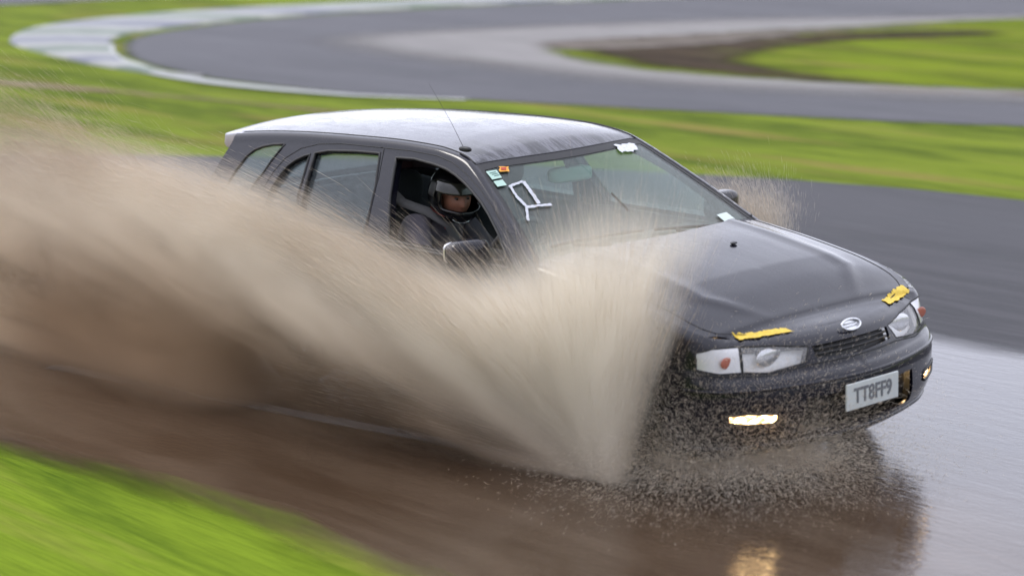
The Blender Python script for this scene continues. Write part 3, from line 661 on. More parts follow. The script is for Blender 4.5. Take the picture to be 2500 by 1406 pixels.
for side, sd_ in ((-1, 'near'), (1, 'far')):
    fdo = panel('front_door', [(CL, ('front_door',), side), (CG, ('front_door',), side)], BT, car, .045)
    rdo = panel('rear_door', [(CL, ('rear_door',), side), (CG, ('rear_door',), side)], BT, car, .045)
    gl_ = [M['side_glass']]
    if side > 0: panel('door_window', [(CG, ('winF',), side)], gl_, fdo, .004, .022)
    panel('door_window', [(CG, ('winR',), side)], gl_, rdo, .004, .022); panel('quarter_light', [(CG, ('winRq',), side)], gl_, rdo, .004, .022)
    panel('rear_quarter_window', [(CG, ('winQ',), side)], gl_, car, .004, .004)
    for p_, par in ((winF, fdo), (winR, rdo), (winRq, rdo), (winQ, car)):
        bm = bmesh.new(); tube(bm, curve3(green, p_, side=side, off=-.002), .0085, 6, True); bm_obj('window_seal', bm, M['rubber'], par, True)
    # waist rail and door handles
    for par, (x0, x1), hxp in ((fdo, (-.53, .60), -.42), (rdo, (-1.5, -.60), -1.36)):
        bm = bmesh.new(); tube(bm, [(x, side*(float(yside(.905))+.012), .905+.0*x) for x in np.linspace(x0, x1, 8)], .010, 6); bm_obj('waist_strip', bm, M['trim'], par, True)
        bm = bmesh.new(); superell(bm, (hxp, side*.832, .80), (.085, .022, .018)); bm_obj('door_handle', bm, M['trim'], par, True)
    # headlamp: reflector bowl behind a clear lens
    la = panel('headlight', [(CL, ('lamp',), side)], [M['reflector']], car, .01, .055)
    panel('headlight_lens', [(CL, ('lamp',), side)], [M['lens']], la, .004, .003)
    bm = bmesh.new(); hc_ = lower(np.array([5.05]), np.array([.622]))[0]
    ell(bm, (hc_[0]-.052, side*hc_[1], hc_[2]), (.012, .085, .046)); bm_obj('reflector_bowl', bm, M['chrome'], la, True)
    bm = bmesh.new()
    for p_ in (hl, ind): tube(bm, curve3(lower, p_, side=side, off=-.003), .005, 6, True)
    bm_obj('lamp_surround', bm, M['rubber'], la, True)
    idl = panel('side_lamp', [(CL, ('indicator',), side)], [M['clear_lamp']], car, .03, .004)
    bm = bmesh.new(); ic = lower(np.array([4.775]), np.array([.628]))[0]; ell(bm, (ic[0]+.001, side*ic[1], ic[2]), (.005, .036, .026)); bm_obj('amber_bulb', bm, M['indicator'], idl, True)
    fl = panel('fog_lamp', [(CL, ('foglamp',), side)], [M['fog']], fbump, .02, .012)
    if side < 0: fl['label'] = 'glaring yellow-white lit fog lamp nearer the spray'
    bm = bmesh.new(); tube(bm, curve3(lower, fog, side=side, off=0), .008, 6, True); bm_obj('fog_lamp_surround', bm, M['trim'], fl, True)
    panel('tail_light', [(CL, ('tail',), side)], [M['tail']], car, .03, .002)
# spoiler
bm = bmesh.new(); prof = [(-1.93, 1.325), (-2.02, 1.338), (-2.18, 1.318), (-2.195, 1.295), (-2.17, 1.272), (-2.02, 1.268)]
ys_ = np.linspace(-.59, .59, 15); rings = []
for y in ys_:
    t = abs(y)/.56; rings.append([bm.verts.new((x+.06*t**2, y, z-.018*t**2-(.035 if z < 1.30 else 0)+.012*(1-t*t))) for x, z in prof])
for a, b in zip(rings, rings[1:]):
    for i in range(6): bm.faces.new((a[i], a[(i+1) % 6], b[(i+1) % 6], b[i]))
bm.faces.new(rings[0][::-1]); bm.faces.new(rings[-1]); bmesh.ops.recalc_face_normals(bm, faces=bm.faces)
spo = bm_obj('rear_spoiler', bm, simple('sky_bright_spoiler', (.42, .42, .46), .35, .5, coat=.6, noise=.2, nscale=20), car, True); mdf = spo.modifiers.new('b', 'BEVEL'); mdf.width = .008; mdf.segments = 2  # base colour lightened to stand in for sky reflected in the car's paint
# cowl, sills, floor
bm = bmesh.new(); box(bm, (.80, 0, .885), (.30, 1.46, .02)); box(bm, (.9, 0, .70), (.04, 1.5, .36)); bm_obj('cowl_panel', bm, M['trim'], car)
bm = bmesh.new(); box(bm, (-.1, 0, .21), (3.6, 1.30, .05)); box(bm, (1.7, 0, .35), (.5, 1.1, .3)); box(bm, (-.15, -.745, .24), (1.9, .08, .16)); box(bm, (-.15, .745, .24), (1.9, .08, .16)); bm_obj('floor_pan', bm, M['interior'], car)
bm = bmesh.new(); box(bm, (1.25, 0, .45), (1.4, 1.0, .45)); bm_obj('engine_bay', bm, M['interior'], car)
for side in (-1, 1):
    bm = bmesh.new()
    for x0, x1 in ((-.52, .64), (-1.48, -.62)):
        box(bm, ((x0+x1)/2, side*.712, .60), (x1-x0, .03, .60), bev=.012)
    bm_obj('door_card', bm, M['door_card'], car)
# dashboard, steering wheel, mirror, seats
bm = bmesh.new(); box(bm, (.56, 0, .80), (.42, 1.36, .20), bev=.05, seg=3); box(bm, (.42, -.36, .87), (.24, .42, .10), bev=.04, seg=3); bm_obj('dashboard', bm, M['interior'], car, True)
bm = bmesh.new(); c = Vector((.16, -.37, .87)); ax = Vector((-.9, 0, .42)).normalized(); e1 = Vector((0, 1, 0)); e2 = ax.cross(e1)
tube(bm, [c+e1*.185*math.cos(a)+e2*.185*math.sin(a) for a in np.linspace(0, 2*math.pi, 40, endpoint=False)], .015, 8, True)
for a in (R(90), R(200), R(340)): tube(bm, [c-ax*.03, c+e1*.185*math.cos(a)+e2*.185*math.sin(a)], .014, 6)
ell(bm, c-ax*.03, (.05, .06, .06)); tube(bm, [c-ax*.03, c-ax*.35], .03, 8)
bm_obj('steering_wheel', bm, M['trim'], car, True)
bm = bmesh.new(); superell(bm, (.10, .06, 1.20), (.028, .125, .040), 5, rot=Matrix.Rotation(R(-14), 3, 'Z')); rvm = bm_obj('interior_mirror', bm, simple('mirror_back', (.24, .33, .29), .5), car, True)
bm = bmesh.new(); tube(bm, [(.10, .04, 1.22), (.13, .03, 1.30)], .012, 8); superell(bm, (.07, .03, 1.31), (.05, .07, .035), 3); bm_obj('mirror_stalk', bm, M['interior'], rvm, True)
def seat(y, name='seat', hr=True):
    bm = bmesh.new(); superell(bm, (-.40, y, .42), (.27, .25, .09), 3.2)
    st = bm_obj(name, bm, M['cloth'], car, True)
    bm = bmesh.new(); superell(bm, (-.70, y, .74), (.085, .245, .33), 3.2, rot=None); bmesh.ops.rotate(bm, matrix=Matrix.Rotation(R(-14), 3, 'Y'), verts=bm.verts, cent=(-.64, y, .45)); bm_obj('seat_back', bm, M['cloth'], st, True)
    bm = bmesh.new(); superell(bm, (-.78, y, 1.09), (.055, .135, .10), 2.6); tube(bm, [(-.78, y-.05, 1.02), (-.77, y-.05, .94)], .008); tube(bm, [(-.78, y+.05, 1.02), (-.77, y+.05, .94)], .008); bm_obj('headrest', bm, M['cloth'], st, True)
seat(-.36); seat(.36)
bm = bmesh.new(); superell(bm, (-1.35, 0, .46), (.26, .60, .10), 4); superell(bm, (-1.62, 0, .72), (.10, .60, .28), 4, rot=Matrix.Rotation(R(-10), 3, 'Y')); bm_obj('rear_bench', bm, M['cloth'], car, True)
# passenger belt hanging on the far pillar
bm = bmesh.new(); tube(bm, [(-.56, .66, 1.22), (-.50, .70, .62)], .022, 4); bm_obj('seat_belt', bm, M['cloth'], car)
# stickers on the windscreen
def ws_pt(x, y, off=.003):
    z = float(top(np.array(x), np.array(y))); e = 1e-3
    n = Vector((-(float(top(np.array(x+e), np.array(y)))-z)/e, -(float(top(np.array(x), np.array(y+e)))-z)/e, 1)).normalized()
    return Vector((x, y, z))+n*off, n
def patch(name, quad, m, th=.0015, par=None, fn=ws_pt, nu=5, nv=5, jag=0):
    bm = bmesh.new(); g_ = []
    for lay in (0, 1):
        rows = []
        for i in range(nu+1):
            r_ = []
            for j in range(nv+1):
                u, v = i/nu, j/nv; a = Vector(quad[0]).lerp(Vector(quad[1]), u); b = Vector(quad[3]).lerp(Vector(quad[2]), u); q = a.lerp(b, v)
                if jag and (i in (0, nu) or j in (0, nv)): q = q+Vector((random.uniform(-jag, jag), random.uniform(-jag, jag)))
                random.seed(i*31+j*7+int(quad[0][0]*1000))
                p_, n_ = fn(q[0], q[1], .003+lay*th); r_.append(bm.verts.new(p_))
            rows.append(r_)
        g_.append(rows)
    for lay, rows in enumerate(g_):
        for i in range(nu):
            for j in range(nv):
                f = (rows[i][j], rows[i+1][j], rows[i+1][j+1], rows[i][j+1]); bm.faces.new(f if lay else f[::-1])
    ring = [(i, 0) for i in range(nu)]+[(nu, j) for j in range(nv)]+[(i, nv) for i in range(nu, 0, -1)]+[(0, j) for j in range(nv, 0, -1)]
    for (a, b), (c_, d) in zip(ring, ring[1:]+ring[:1]): bm.faces.new((g_[0][a][b], g_[0][c_][d], g_[1][c_][d], g_[1][a][b]))
    bmesh.ops.recalc_face_normals(bm, faces=bm.faces)
    return bm_obj(name, bm, m, par or wsn, False)
M['label_green'] = simple('pale_green_label', (.42, .60, .52), .5, noise=.15, nscale=120)
M['label_print'] = simple('label_print', (.16, .26, .23), .6)
l1 = patch('windscreen_label', [(.152, -.552), (.166, -.494), (.222, -.508), (.214, -.564)], M['label_green']); l1['label'] = 'upper pale green paper label with faint print'
for q in range(3):
    x = .170+.013*q; patch('label_print', [(x, -.545+.004*q), (x+.004, -.508), (x+.008, -.508), (x+.004, -.545+.004*q)], M['label_print'], .002, l1, lambda a, b, o: ws_pt(a, b, o+.002), 2, 2)
patch('windscreen_label', [(.226, -.567), (.236, -.516), (.276, -.523), (.266, -.576)], M['label_green'])['label'] = 'lower pale green paper label'
osk = patch('round_sticker', [(.150, -.461), (.170, -.415), (.200, -.440), (.182, -.488)], simple('orange_sticker', (.80, .36, .03), .45), nu=4, nv=4, jag=.004)
patch('round_sticker_mark', [(.163, -.462), (.172, -.435), (.188, -.450), (.178, -.474)], simple('red_mark', (.45, .05, .02), .5), .002, osk, lambda a, b, o: ws_pt(a, b, o+.002), 2, 2)
patch('windscreen_label', [(.715, .512), (.700, .598), (.778, .612), (.795, .520)], simple('white_label', (.60, .70, .66), .4))['label'] = 'bright white label low in the far corner'
patch('clear_film_sticker', [(.158, .33), (.140, .485), (.205, .455), (.222, .32)], simple('crumpled_film', (.62, .64, .70), .3, noise=.5, nscale=70), nu=8, nv=6, jag=.008)
def strip(a, b, w, m, name='tape_strip'):
    a = Vector(a); b = Vector(b); n = (b-a).orthogonal().normalized()*w/2; return patch(name, [a-n, b-n, b+n, a+n], m, nu=12, nv=2, jag=.0025)
strip((.289, -.520), (.285, -.424), .014, M['silver_tape']); strip((.291, -.514), (.362, -.534), .014, M['silver_tape']); strip((.362, -.534), (.437, -.538), .016, M['silver_tape'])
strip((.287, -.424), (.350, -.438), .019, M['silver_tape']); strip((.350, -.438), (.445, -.462), .019, M['silver_tape']); strip((.440, -.540), (.469, -.402), .015, M['silver_tape']); strip((.440, -.540), (.515, -.600), .013, M['silver_tape'])
# wipers
bm = bmesh.new()
for y0, y1, xb in ((-.62, -.05, .80), (.02, .58, .86)):
    tube(bm, [ws_pt(xb, (y0+y1)/2, .03)[0], ws_pt(xb-.06, y0+.1, .03)[0]], .009, 6); tube(bm, [ws_pt(xb-.10+.05*t, y0+(y1-y0)*t, .012)[0] for t in np.linspace(0, 1, 10)], .008, 6)
bm_obj('windscreen_wiper', bm, M['trim'], car, True)
# bonnet details
def hood_pt(x, y, off=.003):
    z = float(hood(np.array(x), np.array(y))); e = 2e-3
    n = Vector((-(float(hood(np.array(x+e), np.array(y)))-z)/e, -(float(hood(np.array(x), np.array(y+e)))-z)/e, 1)).normalized()
    return Vector((x, y, z))+n*off, n
patch('yellow_tape', [(1.845, -.565), (1.915, -.285), (1.960, -.285), (1.893, -.565)], M['yellow_tape'], par=bon, fn=hood_pt, nu=22, nv=4, jag=.007)['label'] = 'long strip of yellow tape above the spray-covered headlight'
patch('yellow_tape', [(1.882, .425), (1.808, .660), (1.846, .675), (1.925, .440)], M['yellow_tape'], par=bon, fn=hood_pt, nu=20, nv=4, jag=.007)['label'] = 'short strip of yellow tape above the clear headlight'
bm = bmesh.new(); p_, n_ = hood_pt(1.18, .15, .008); ell(bm, p_, (.014, .022, .007)); bm_obj('washer_jet', bm, simple('jet_plastic', (.06, .06, .065), .5), bon, True)
bpos = lower(np.array([UE-.02]), np.array([.690]))[0]
bm = bmesh.new(); N_ = 36; rot = Matrix.Rotation(R(-62), 3, 'Y')
for (a_, b_, h_, r_) in ((.062, .026, .010, 0),):
    ring_o = [Vector((-math.sin(t)*0+0, math.cos(t)*a_, math.sin(t)*b_)) for t in np.linspace(0, 2*math.pi, N_, endpoint=False)]
    tube(bm, [v+Vector((.012, 0, 0)) for v in ring_o], .0055, 8, True)
    for zz, yy in ((.008, .045), (-.006, .048)): tube(bm, [(.012, -yy, zz), (.012, yy, zz)], .004, 6)
    vs = [bm.verts.new(v*.95+Vector((.006, 0, 0))) for v in ring_o]; bm.faces.new(vs)
bmesh.ops.rotate(bm, matrix=Matrix.Rotation(R(-32), 3, 'Y'), verts=bm.verts, cent=(0, 0, 0)); bmesh.ops.translate(bm, vec=(bpos[0]+.004, 0.01, .700), verts=bm.verts)
bm_obj('oval_badge', bm, M['chrome'], bon, True)
# number plate
pl_x = float(lower(np.array([UE]), np.array([.42]))[0][0])+.006
bm = bmesh.new(); box(bm, (pl_x, .01, .412), (.010, .362, .125), bev=.004); npl = bm_obj('number_plate', bm, M['plate'], fbump)
def text(name, s, size, m, parent, loc, rot, ext=.001, sx_=1.0):
    cu = bpy.data.curves.new(name, 'FONT'); cu.body = s; cu.size = size; cu.extrude = ext; cu.align_x = 'CENTER'; cu.align_y = 'CENTER'; cu.offset = .0025*size/.1
    t = bpy.data.objects.new('tmp', cu); COL.objects.link(t); bpy.context.view_layer.update()
    me = bpy.data.meshes.new_from_object(t.evaluated_get(bpy.context.evaluated_depsgraph_get())); bpy.data.objects.remove(t); me.materials.clear()
    o = link(name, me, m, parent); o.location = loc; o.rotation_euler = rot; o.scale = (sx_, 1, 1); return o
text('plate_lettering', 'TT8FF9', .098, M['plate_ink'], npl, (pl_x+.0065, .01, .410), (R(90), 0, R(90)), .0008, .86)
# wing mirrors
for side in (-1, 1):
    bm = bmesh.new(); superell(bm, (.395, side*.885, .965), (.060, .112, .068), 3.2, rot=Matrix.Rotation(R(10*side), 3, 'Z')); mi_ = bm_obj('wing_mirror', bm, M['paint'], car, True)
    bm = bmesh.new(); tube(bm, [(.43, side*.75, .94), (.41, side*.84, .945)], [.035, .028], 10); bm_obj('mirror_arm', bm, M['trim'], mi_, True)
    bm = bmesh.new(); superell(bm, (.337, side*.885, .965), (.010, .098, .055), 4, rot=Matrix.Rotation(R(10*side), 3, 'Z')); bm_obj('mirror_glass', bm, M['chrome'], mi_, True)
# aerial
bm = bmesh.new(); superell(bm, (-.035, -.525, float(zr(-.035))+.035), (.045, .016, .014), 2.5); ae = bm_obj('roof_aerial', bm, M['trim'], car, True)
bm = bmesh.new(); tube(bm, [(-.05, -.525, 1.40), (-.14, -.52, 1.51), (-.24, -.515, 1.615), (-.325, -.51, 1.70)], [.0014, .0011, .0009, .0007], 6); bm_obj('aerial_rod', bm, M['trim'], ae, True)
# roll of the body about its length, then wheels (which stay upright)
Mr = Matrix.Translation((0, 0, HZ)) @ Matrix.Rotation(ROLL, 4, 'X') @ Matrix.Translation((0, 0, -HZ))
for ch in list(car.children):
    ch.matrix_local = Mr @ ch.matrix_local
for x in (1.31, -1.25):
    for side in (-1, 1):
        w = None; bm = bmesh.new(); lathe(bm, [(.19, -.09), (.27, -.095), (.292, -.080), (.298, -.04), (.298, .04), (.292, .080), (.27, .095), (.19, .09), (.19, -.09)], (0, 0, 0))
        w = bm_obj('wheel', bm, M['tyre'], car, True); w.location = (x, side*.745, .298)
        bm = bmesh.new(); lathe(bm, [(.195, -.085), (.195, .085), (.185, .085), (.175, .02), (.175, -.02), (.185, -.085), (.195, -.085)], (0, 0, 0))
        for q in range(6):
            a = q*math.pi/3; box(bm, (.10*math.cos(a), side*.065, .10*math.sin(a)), (.19, .02, .045), rot=Matrix.Rotation(-a, 3, 'Y') if False else None) if False else tube(bm, [(.03*math.cos(a), side*.07, .03*math.sin(a)), (.185*math.cos(a), side*.06, .185*math.sin(a))], [.028, .018], 6)
        ell(bm, (0, side*.07, 0), (.05, .02, .05), 16, 8); bm_obj('rim', bm, M['rim'], w, True)
        bm = bmesh.new(); lathe(bm, [(.02, -.01), (.13, -.01), (.13, .01), (.02, .01)], (0, side*.03, 0)); bm_obj('brake_disc', bm, M['chrome'], w, True)

# ------------------------------------------------------------ driver
def skin_mesh(name, verts, edges, radii, mats, parent=None, sub=2, root=0):
    me = bpy.data.meshes.new(name); me.from_pydata([tuple(v) for v in verts], edges, [])
    o = bpy.data.objects.new('tmp', me); COL.objects.link(o)
    md = o.modifiers.new('s', 'SKIN'); md.use_smooth_shade = True
    for i, r_ in enumerate(radii):
        sv = me.skin_vertices[0].data[i]; sv.radius = r_ if isinstance(r_, tuple) else (r_, r_); sv.use_root = (i == root)
    sb = o.modifiers.new('u', 'SUBSURF'); sb.levels = sub; sb.render_levels = sub
    bpy.context.view_layer.update()
    out = bpy.data.meshes.new_from_object(o.evaluated_get(bpy.context.evaluated_depsgraph_get())); bpy.data.objects.remove(o)
    return link(name, out, mats, parent, True)
HC = Vector((-.33, -.385, 1.085))                     # centre of the head
drv = empty('person', (0, 0, 0)); tag(drv, 'driver in black full-face helmet and grey jacket, both gloved hands on the steering wheel', 'person')
M['jacket'] = simple('jacket', (.115, .105, .125), .85, noise=.25, nscale=25, bump=.5, bscale=45)
M['skin'] = simple('skin', (.34, .15, .10), .5, noise=.15, nscale=30)
M['glove'] = simple('glove', (.018, .018, .02), .6, bump=.3)
M['helmet'] = simple('helmet_shell', (.005, .005, .006), .2, coat=.3)
V_ = [(-.53, -.37, .48), (-.58, -.37, .62), (-.585, -.37, .76), (-.54, -.37, .88), (-.47, -.375, .955), (-.40, -.38, 1.01),
      (-.50, -.21, .92), (-.38, -.13, .76), (-.22, -.11, .70), (-.04, -.15, .78), (.085, -.20, .87),
      (-.47, -.535, .925), (-.36, -.60, .79), (-.23, -.62, .70), (-.06, -.575, .76), (.075, -.535, .84),
      (-.40, -.28, .50), (-.05, -.24, .56), (.28, -.27, .40), (.58, -.30, .28), (.68, -.30, .30),
      (-.40, -.46, .50), (-.05, -.49, .56), (.28, -.46, .40), (.56, -.44, .28), (.66, -.44, .30)]
E_ = [(0, 1), (1, 2), (2, 3), (3, 4), (4, 5), (3, 6), (6, 7), (7, 8), (8, 9), (9, 10), (3, 11), (11, 12), (12, 13), (13, 14), (14, 15), (0, 16), (16, 17), (17, 18), (18, 19), (19, 20), (0, 21), (21, 22), (22, 23), (23, 24), (24, 25)]
R_ = [(.16, .13), (.15, .12), (.165, .125), (.15, .12), (.085, .085), .065, .085, .066, .058, .045, .033, .085, .068, .060, .045, .033, .095, .08, .06, .05, .045, .095, .08, .06, .05, .045]
skin_mesh('jacket', V_, E_, R_, M['jacket'], drv)
hy, hp = R(-16), R(10)
HR = Matrix.Rotation(hy, 3, 'Z') @ Matrix.Rotation(hp, 3, 'Y')
def hw(p): return HC + HR @ Vector(p)
# head with face: one continuous mesh shaped from an ellipsoid
bm = bmesh.new(); vs = ell(bm, (0, 0, 0), (1, 1, 1), 48, 40)
for v in vs:
    x, y, z = v.co; n = v.co.normalized()
    p = Vector((x*.098, y*.078, z*.118))
    if x > 0:
        g = lambda cy_, cz, sy, sz: math.exp(-((y*.078-cy_)/sy)**2-((z*.118-cz)/sz)**2)
        p.x += .030*g(0, -.012, .013, .024)+.012*g(0, -.028, .017, .010)            # nose
        p.x += -.012*(g(.031, .014, .016, .010)+g(-.031, .014, .016, .010))          # eye sockets
        p.x += .007*(g(.030, .033, .026, .008)+g(-.030, .033, .026, .008))            # brow
        p.x += .009*(g(0, -.055, .024, .007)+g(0, -.068, .022, .007))-.004*g(0, -.0615, .03, .002)  # lips
        p.x += .010*g(0, -.092, .028, .018)+.006*(g(.045, -.018, .018, .02)+g(-.045, -.018, .018, .02))
    v.co = HC + HR @ p
bm_obj('head', bm, M['skin'], drv, True)
hd = drv.children[-1]
for s_ in (-1, 1):
    bm = bmesh.new(); ell(bm, hw((.083, s_*.031, .012)), (.0115, .0115, .0075), 16, 12); eye = bm_obj('eye', bm, simple('shaded_eye_white', (.16, .13, .12), .3), hd, True)  # whites darkened in colour to stand in for shade on the face
    bm = bmesh.new(); ell(bm, hw((.0935, s_*.031, .011)), (.0045, .0052, .0052), 12, 8); bm_obj('iris', bm, simple('iris', (.03, .02, .012), .2), hd, True)
    bm = bmesh.new(); tube(bm, [hw((.092-.004*abs(t-1), s_*(.016+.014*t), .031+.004*math.sin(t*1.5))) for t in (0, .5, 1, 1.5, 2)], [.003, .0045, .0045, .004, .002], 6); bm_obj('eyebrow', bm, simple('brow_hair', (.03, .018, .01), .8), hd, True)
# full-face helmet: shell with an eye port and chin bar
bm = bmesh.new(); vs = ell(bm, (0, 0, 0), (1, 1, 1), 72, 56)
def hshape(n, off=0):
    x, y, z = n; p = Vector((x*(.158+off), y*(.138+off), z*(.162+off)))
    if z < -.15: p.x += .040*max(0, x)*min(1, (-.15-z)/.35); p.y *= 1-.10*min(1, (-.15-z)/.8)
    if z < -.75: p.z = -.75*(.162+off)+(z+.75)*.03
    return p+Vector((-.012, 0, .005))
kill = []
for v in vs:
    x, y, z = v.co; az = math.degrees(math.atan2(y, x)); el_ = math.degrees(math.asin(max(-1, min(1, z))))
    if abs(az) < 56 and -16 < el_ < 17-4*(abs(az)/56)**2: kill.append(v)
    elif el_ < -66: kill.append(v)
for v in vs: v.co = hshape(tuple(v.co))
bmesh.ops.delete(bm, geom=kill, context='VERTS')
for v in bm.verts: v.co = HC + HR @ v.co
hel = bm_obj('helmet', bm, M['helmet'], drv, True)
md = hel.modifiers.new('t', 'SOLIDIFY'); md.thickness = .022; md.offset = -1; md.use_rim = True
def hshell(name, az, el_, off, m, n=24, k_=8, th=.003, par=None):
    bm = bmesh.new(); rows = []
    for i in range(n+1):
        a = R(az[0]+(az[1]-az[0])*i/n); row = []
        for j in range(k_+1):
            e = R(el_[0]+(el_[1]-el_[0])*j/k_); row.append(bm.verts.new(HC+HR @ hshape((math.cos(e)*math.cos(a), math.cos(e)*math.sin(a), math.sin(e)), off)))
        rows.append(row)
    for i in range(n):
        for j in range(k_): bm.faces.new((rows[i][j], rows[i+1][j], rows[i+1][j+1], rows[i][j+1]))
    o = bm_obj(name, bm, m, par or hel, True); md = o.modifiers.new('t', 'SOLIDIFY'); md.thickness = th; return o
hshell('visor', (-80, 80), (14, 36), .010, simple('smoked_visor', (.03, .03, .024), .15, coat=.8, noise=.3, nscale=12))
hshell('visor_pivot', (-92, -72), (4, 30), .012, simple('pivot_plate', (.05, .05, .05), .3), 8, 6)
bm = bmesh.new(); tube(bm, [HC+HR @ hshape((math.cos(R(e))*math.cos(R(a)), math.cos(R(e))*math.sin(R(a)), math.sin(R(e))), .002) for a, e in [(-35, -34), (-28, -40), (-15, -43), (0, -42), (12, -37)]], .003, 6); bm_obj('chin_vent_trim', bm, M['chrome'], hel, True)
bm = bmesh.new(); tube(bm, [HC+HR @ hshape((math.cos(R(e))*math.cos(R(a)), math.cos(R(e))*math.sin(R(a)), math.sin(R(e))), .003) for a, e in [(-100, -25), (-85, -28), (-70, -30), (-55, -31)]], .003, 6); bm_obj('helmet_stripe', bm, simple('dull_red', (.12, .015, .01), .4), hel, True)
bm = bmesh.new(); superell(bm, hw((.02, -.055, -.155)), (.006, .004, .018), 3, 12, 8); bm_obj('strap_tag', bm, simple('red_tag', (.6, .02, .02), .5), hel, True)
# gloves closed round the wheel rim
wc = Vector((.16, -.37, .87)); wax = Vector((-.9, 0, .42)).normalized(); w1 = Vector((0, 1, 0)); w2 = wax.cross(w1)
for s_, ang in ((1, R(8)), (-1, R(172))):
    rimp = wc+w1*.185*math.cos(ang)+w2*.185*math.sin(ang); tang = (-w1*math.sin(ang)+w2*math.cos(ang)).normalized(); rad = (rimp-wc).normalized()
    if tang.z < 0: tang = -tang
    wr = Vector(V_[10 if s_ > 0 else 15]); vv = [wr, wr.lerp(rimp+wax*.03, .45), rimp+wax*.032]; ee = [(0, 1), (1, 2)]; rr = [.030, (.026, .036), (.018, .038)]
    for f in range(4):
        o_ = tang*(.032-.021*f); ln = (.92, 1, .95, .78)[f]; base = rimp+wax*.030+o_; i0 = len(vv)
        vv += [base+rad*.012, base+rad*.026*ln-wax*.020, base+rad*.020*ln-wax*.048*ln, base-wax*.056*ln-rad*.004]
        ee += [(2, i0), (i0, i0+1), (i0+1, i0+2), (i0+2, i0+3)]; rr += [.0095, .0092, .0088, .0078]
    i0 = len(vv); th = wr.lerp(rimp+wax*.03, .6); vv += [th+tang*.028-rad*.008, rimp+tang*.040+wax*.020-rad*.020, rimp+tang*.048+wax*.002-rad*.022]; ee += [(1, i0), (i0, i0+1), (i0+1, i0+2)]; rr += [.012, .011, .0095]
    skin_mesh('glove', vv, ee, rr, M['glove'], drv, 2)
# diagonal belt worn by the driver
bm = bmesh.new(); P_ = [Vector(q) for q in [(-.60, -.625, 1.13), (-.53, -.575, 1.045), (-.43, -.50, 1.005), (-.34, -.43, .94), (-.34, -.34, .80), (-.40, -.24, .62), (-.45, -.12, .48)]]
Q_ = []
for i in range(len(P_)-1):
    for t in np.linspace(0, 1, 5, endpoint=False): Q_.append(P_[i].lerp(P_[i+1], t))
rows = []
for i, q in enumerate(Q_):
    t = (Q_[min(i+1, len(Q_)-1)]-Q_[max(i-1, 0)]).normalized(); sd2 = t.cross(Vector((.55, -.62, .5))).normalized()*.024; rows.append((bm.verts.new(q+sd2), bm.verts.new(q-sd2)))
for a, b in zip(rows, rows[1:]): bm.faces.new((a[0], a[1], b[1], b[0]))
sbt = bm_obj('seat_belt', bm, simple('belt_webbing', (.15, .15, .15), .8, noise=.2, nscale=80), car, True); md = sbt.modifiers.new('t', 'SOLIDIFY'); md.thickness = .003

# ------------------------------------------------------------ thrown water: countless fine threads and drops of muddy water
def mat_spray(name, c0, c1, trans=.45, sx=(1.2, 3, 2.2)):
    m = mat(name); nt = m.node_tree; k = NT(m)
    n = k.noise(k.mapped(sx), 1.3, 4, .6); col = k.mix(k.smooth(n, .3, .7), c0, c1)
    a = k.n('BsdfDiffuse'); t = k.n('BsdfTranslucent'); x = k.n('MixShader'); x.inputs[0].default_value = trans
    k.l(col, a.inputs[0]); k.l(col, t.inputs[0]); k.l(a.outputs[0], x.inputs[1]); k.l(t.outputs[0], x.inputs[2])
    k.l(x.outputs[0], nt.nodes['Material Output'].inputs[0]); nt.nodes.remove(k.b); return m
def needles(name, P, D, L, W, m):
    """P centre, D unit direction, L length, W half thickness -> slender double-ended drops"""
    n = len(P); A = rng.normal(size=(n, 3)); U = np.cross(D, A); U /= np.linalg.norm(U, axis=1)[:, None]+1e-9; Vv = np.cross(D, U)
    V = np.empty((n, 5, 3)); h = (L/2)[:, None]; w = W[:, None]
    V[:, 0] = P-D*h; V[:, 4] = P+D*h
    for j in range(3):
        a = 2*math.pi*j/3; V[:, 1+j] = P+D*h*.15+(U*math.cos(a)+Vv*math.sin(a))*w
    F = np.array([(0, 2, 1), (0, 3, 2), (0, 1, 3), (4, 1, 2), (4, 2, 3), (4, 3, 1)]); F = (F[None]+(np.arange(n)*5)[:, None, None]).reshape(-1, 3)
    o = mesh_np(name, V.reshape(-1, 3), F, m, None, False); o['kind'] = 'stuff'; return o
def fan(n, org, mids, ends, wts, tpow=1.0, tmin=0.02, jit=.05, jend=.14, thick=.10, ljit=1.0, wt_t=None):
    """threads along a fan of thrown arcs: org -> mids[i] -> ends[i]; wts = relative density over the fan"""
    ends = np.array(ends, float); mids = np.array(mids, float); K = len(ends); org = np.array(org, float)
    xs = np.linspace(0, K-1, 400); cdf = np.cumsum(np.interp(xs, range(K), wts)); cdf /= cdf[-1]
    f = np.interp(rng.random(n), cdf, xs); t = tmin+(1-tmin)*rng.random(n)**tpow
    lerp = lambda Q: np.stack([np.interp(f, range(K), Q[:, i]) for i in range(3)], 1)
    Mx, Ex = lerp(mids), lerp(ends); sc = 1+rng.normal(size=n)*jit; T = t[:, None]
    J = rng.normal(size=(n, 3))*np.array([.5, 1, .5])*thick; Ex = org+(Ex-org)*sc[:, None]+J; Mx = org+(Mx-org)*sc[:, None]+J*.5
    P = (1-T)**2*org+2*T*(1-T)*Mx+T*T*Ex; D = 2*(1-T)*(Mx-org)+2*T*(Ex-Mx)
    D /= np.linalg.norm(D, axis=1)[:, None]+1e-9; P = P+rng.normal(size=(n, 3))*jend*(T**1.0)*np.array([.25, .8, .25])
    if wt_t is not None: keep = rng.random(n) < wt_t(f, t, P)
    else: keep = np.ones(n, bool)
    keep &= P[:, 2] > .004
    return P[keep], D[keep], t[keep], f[keep]
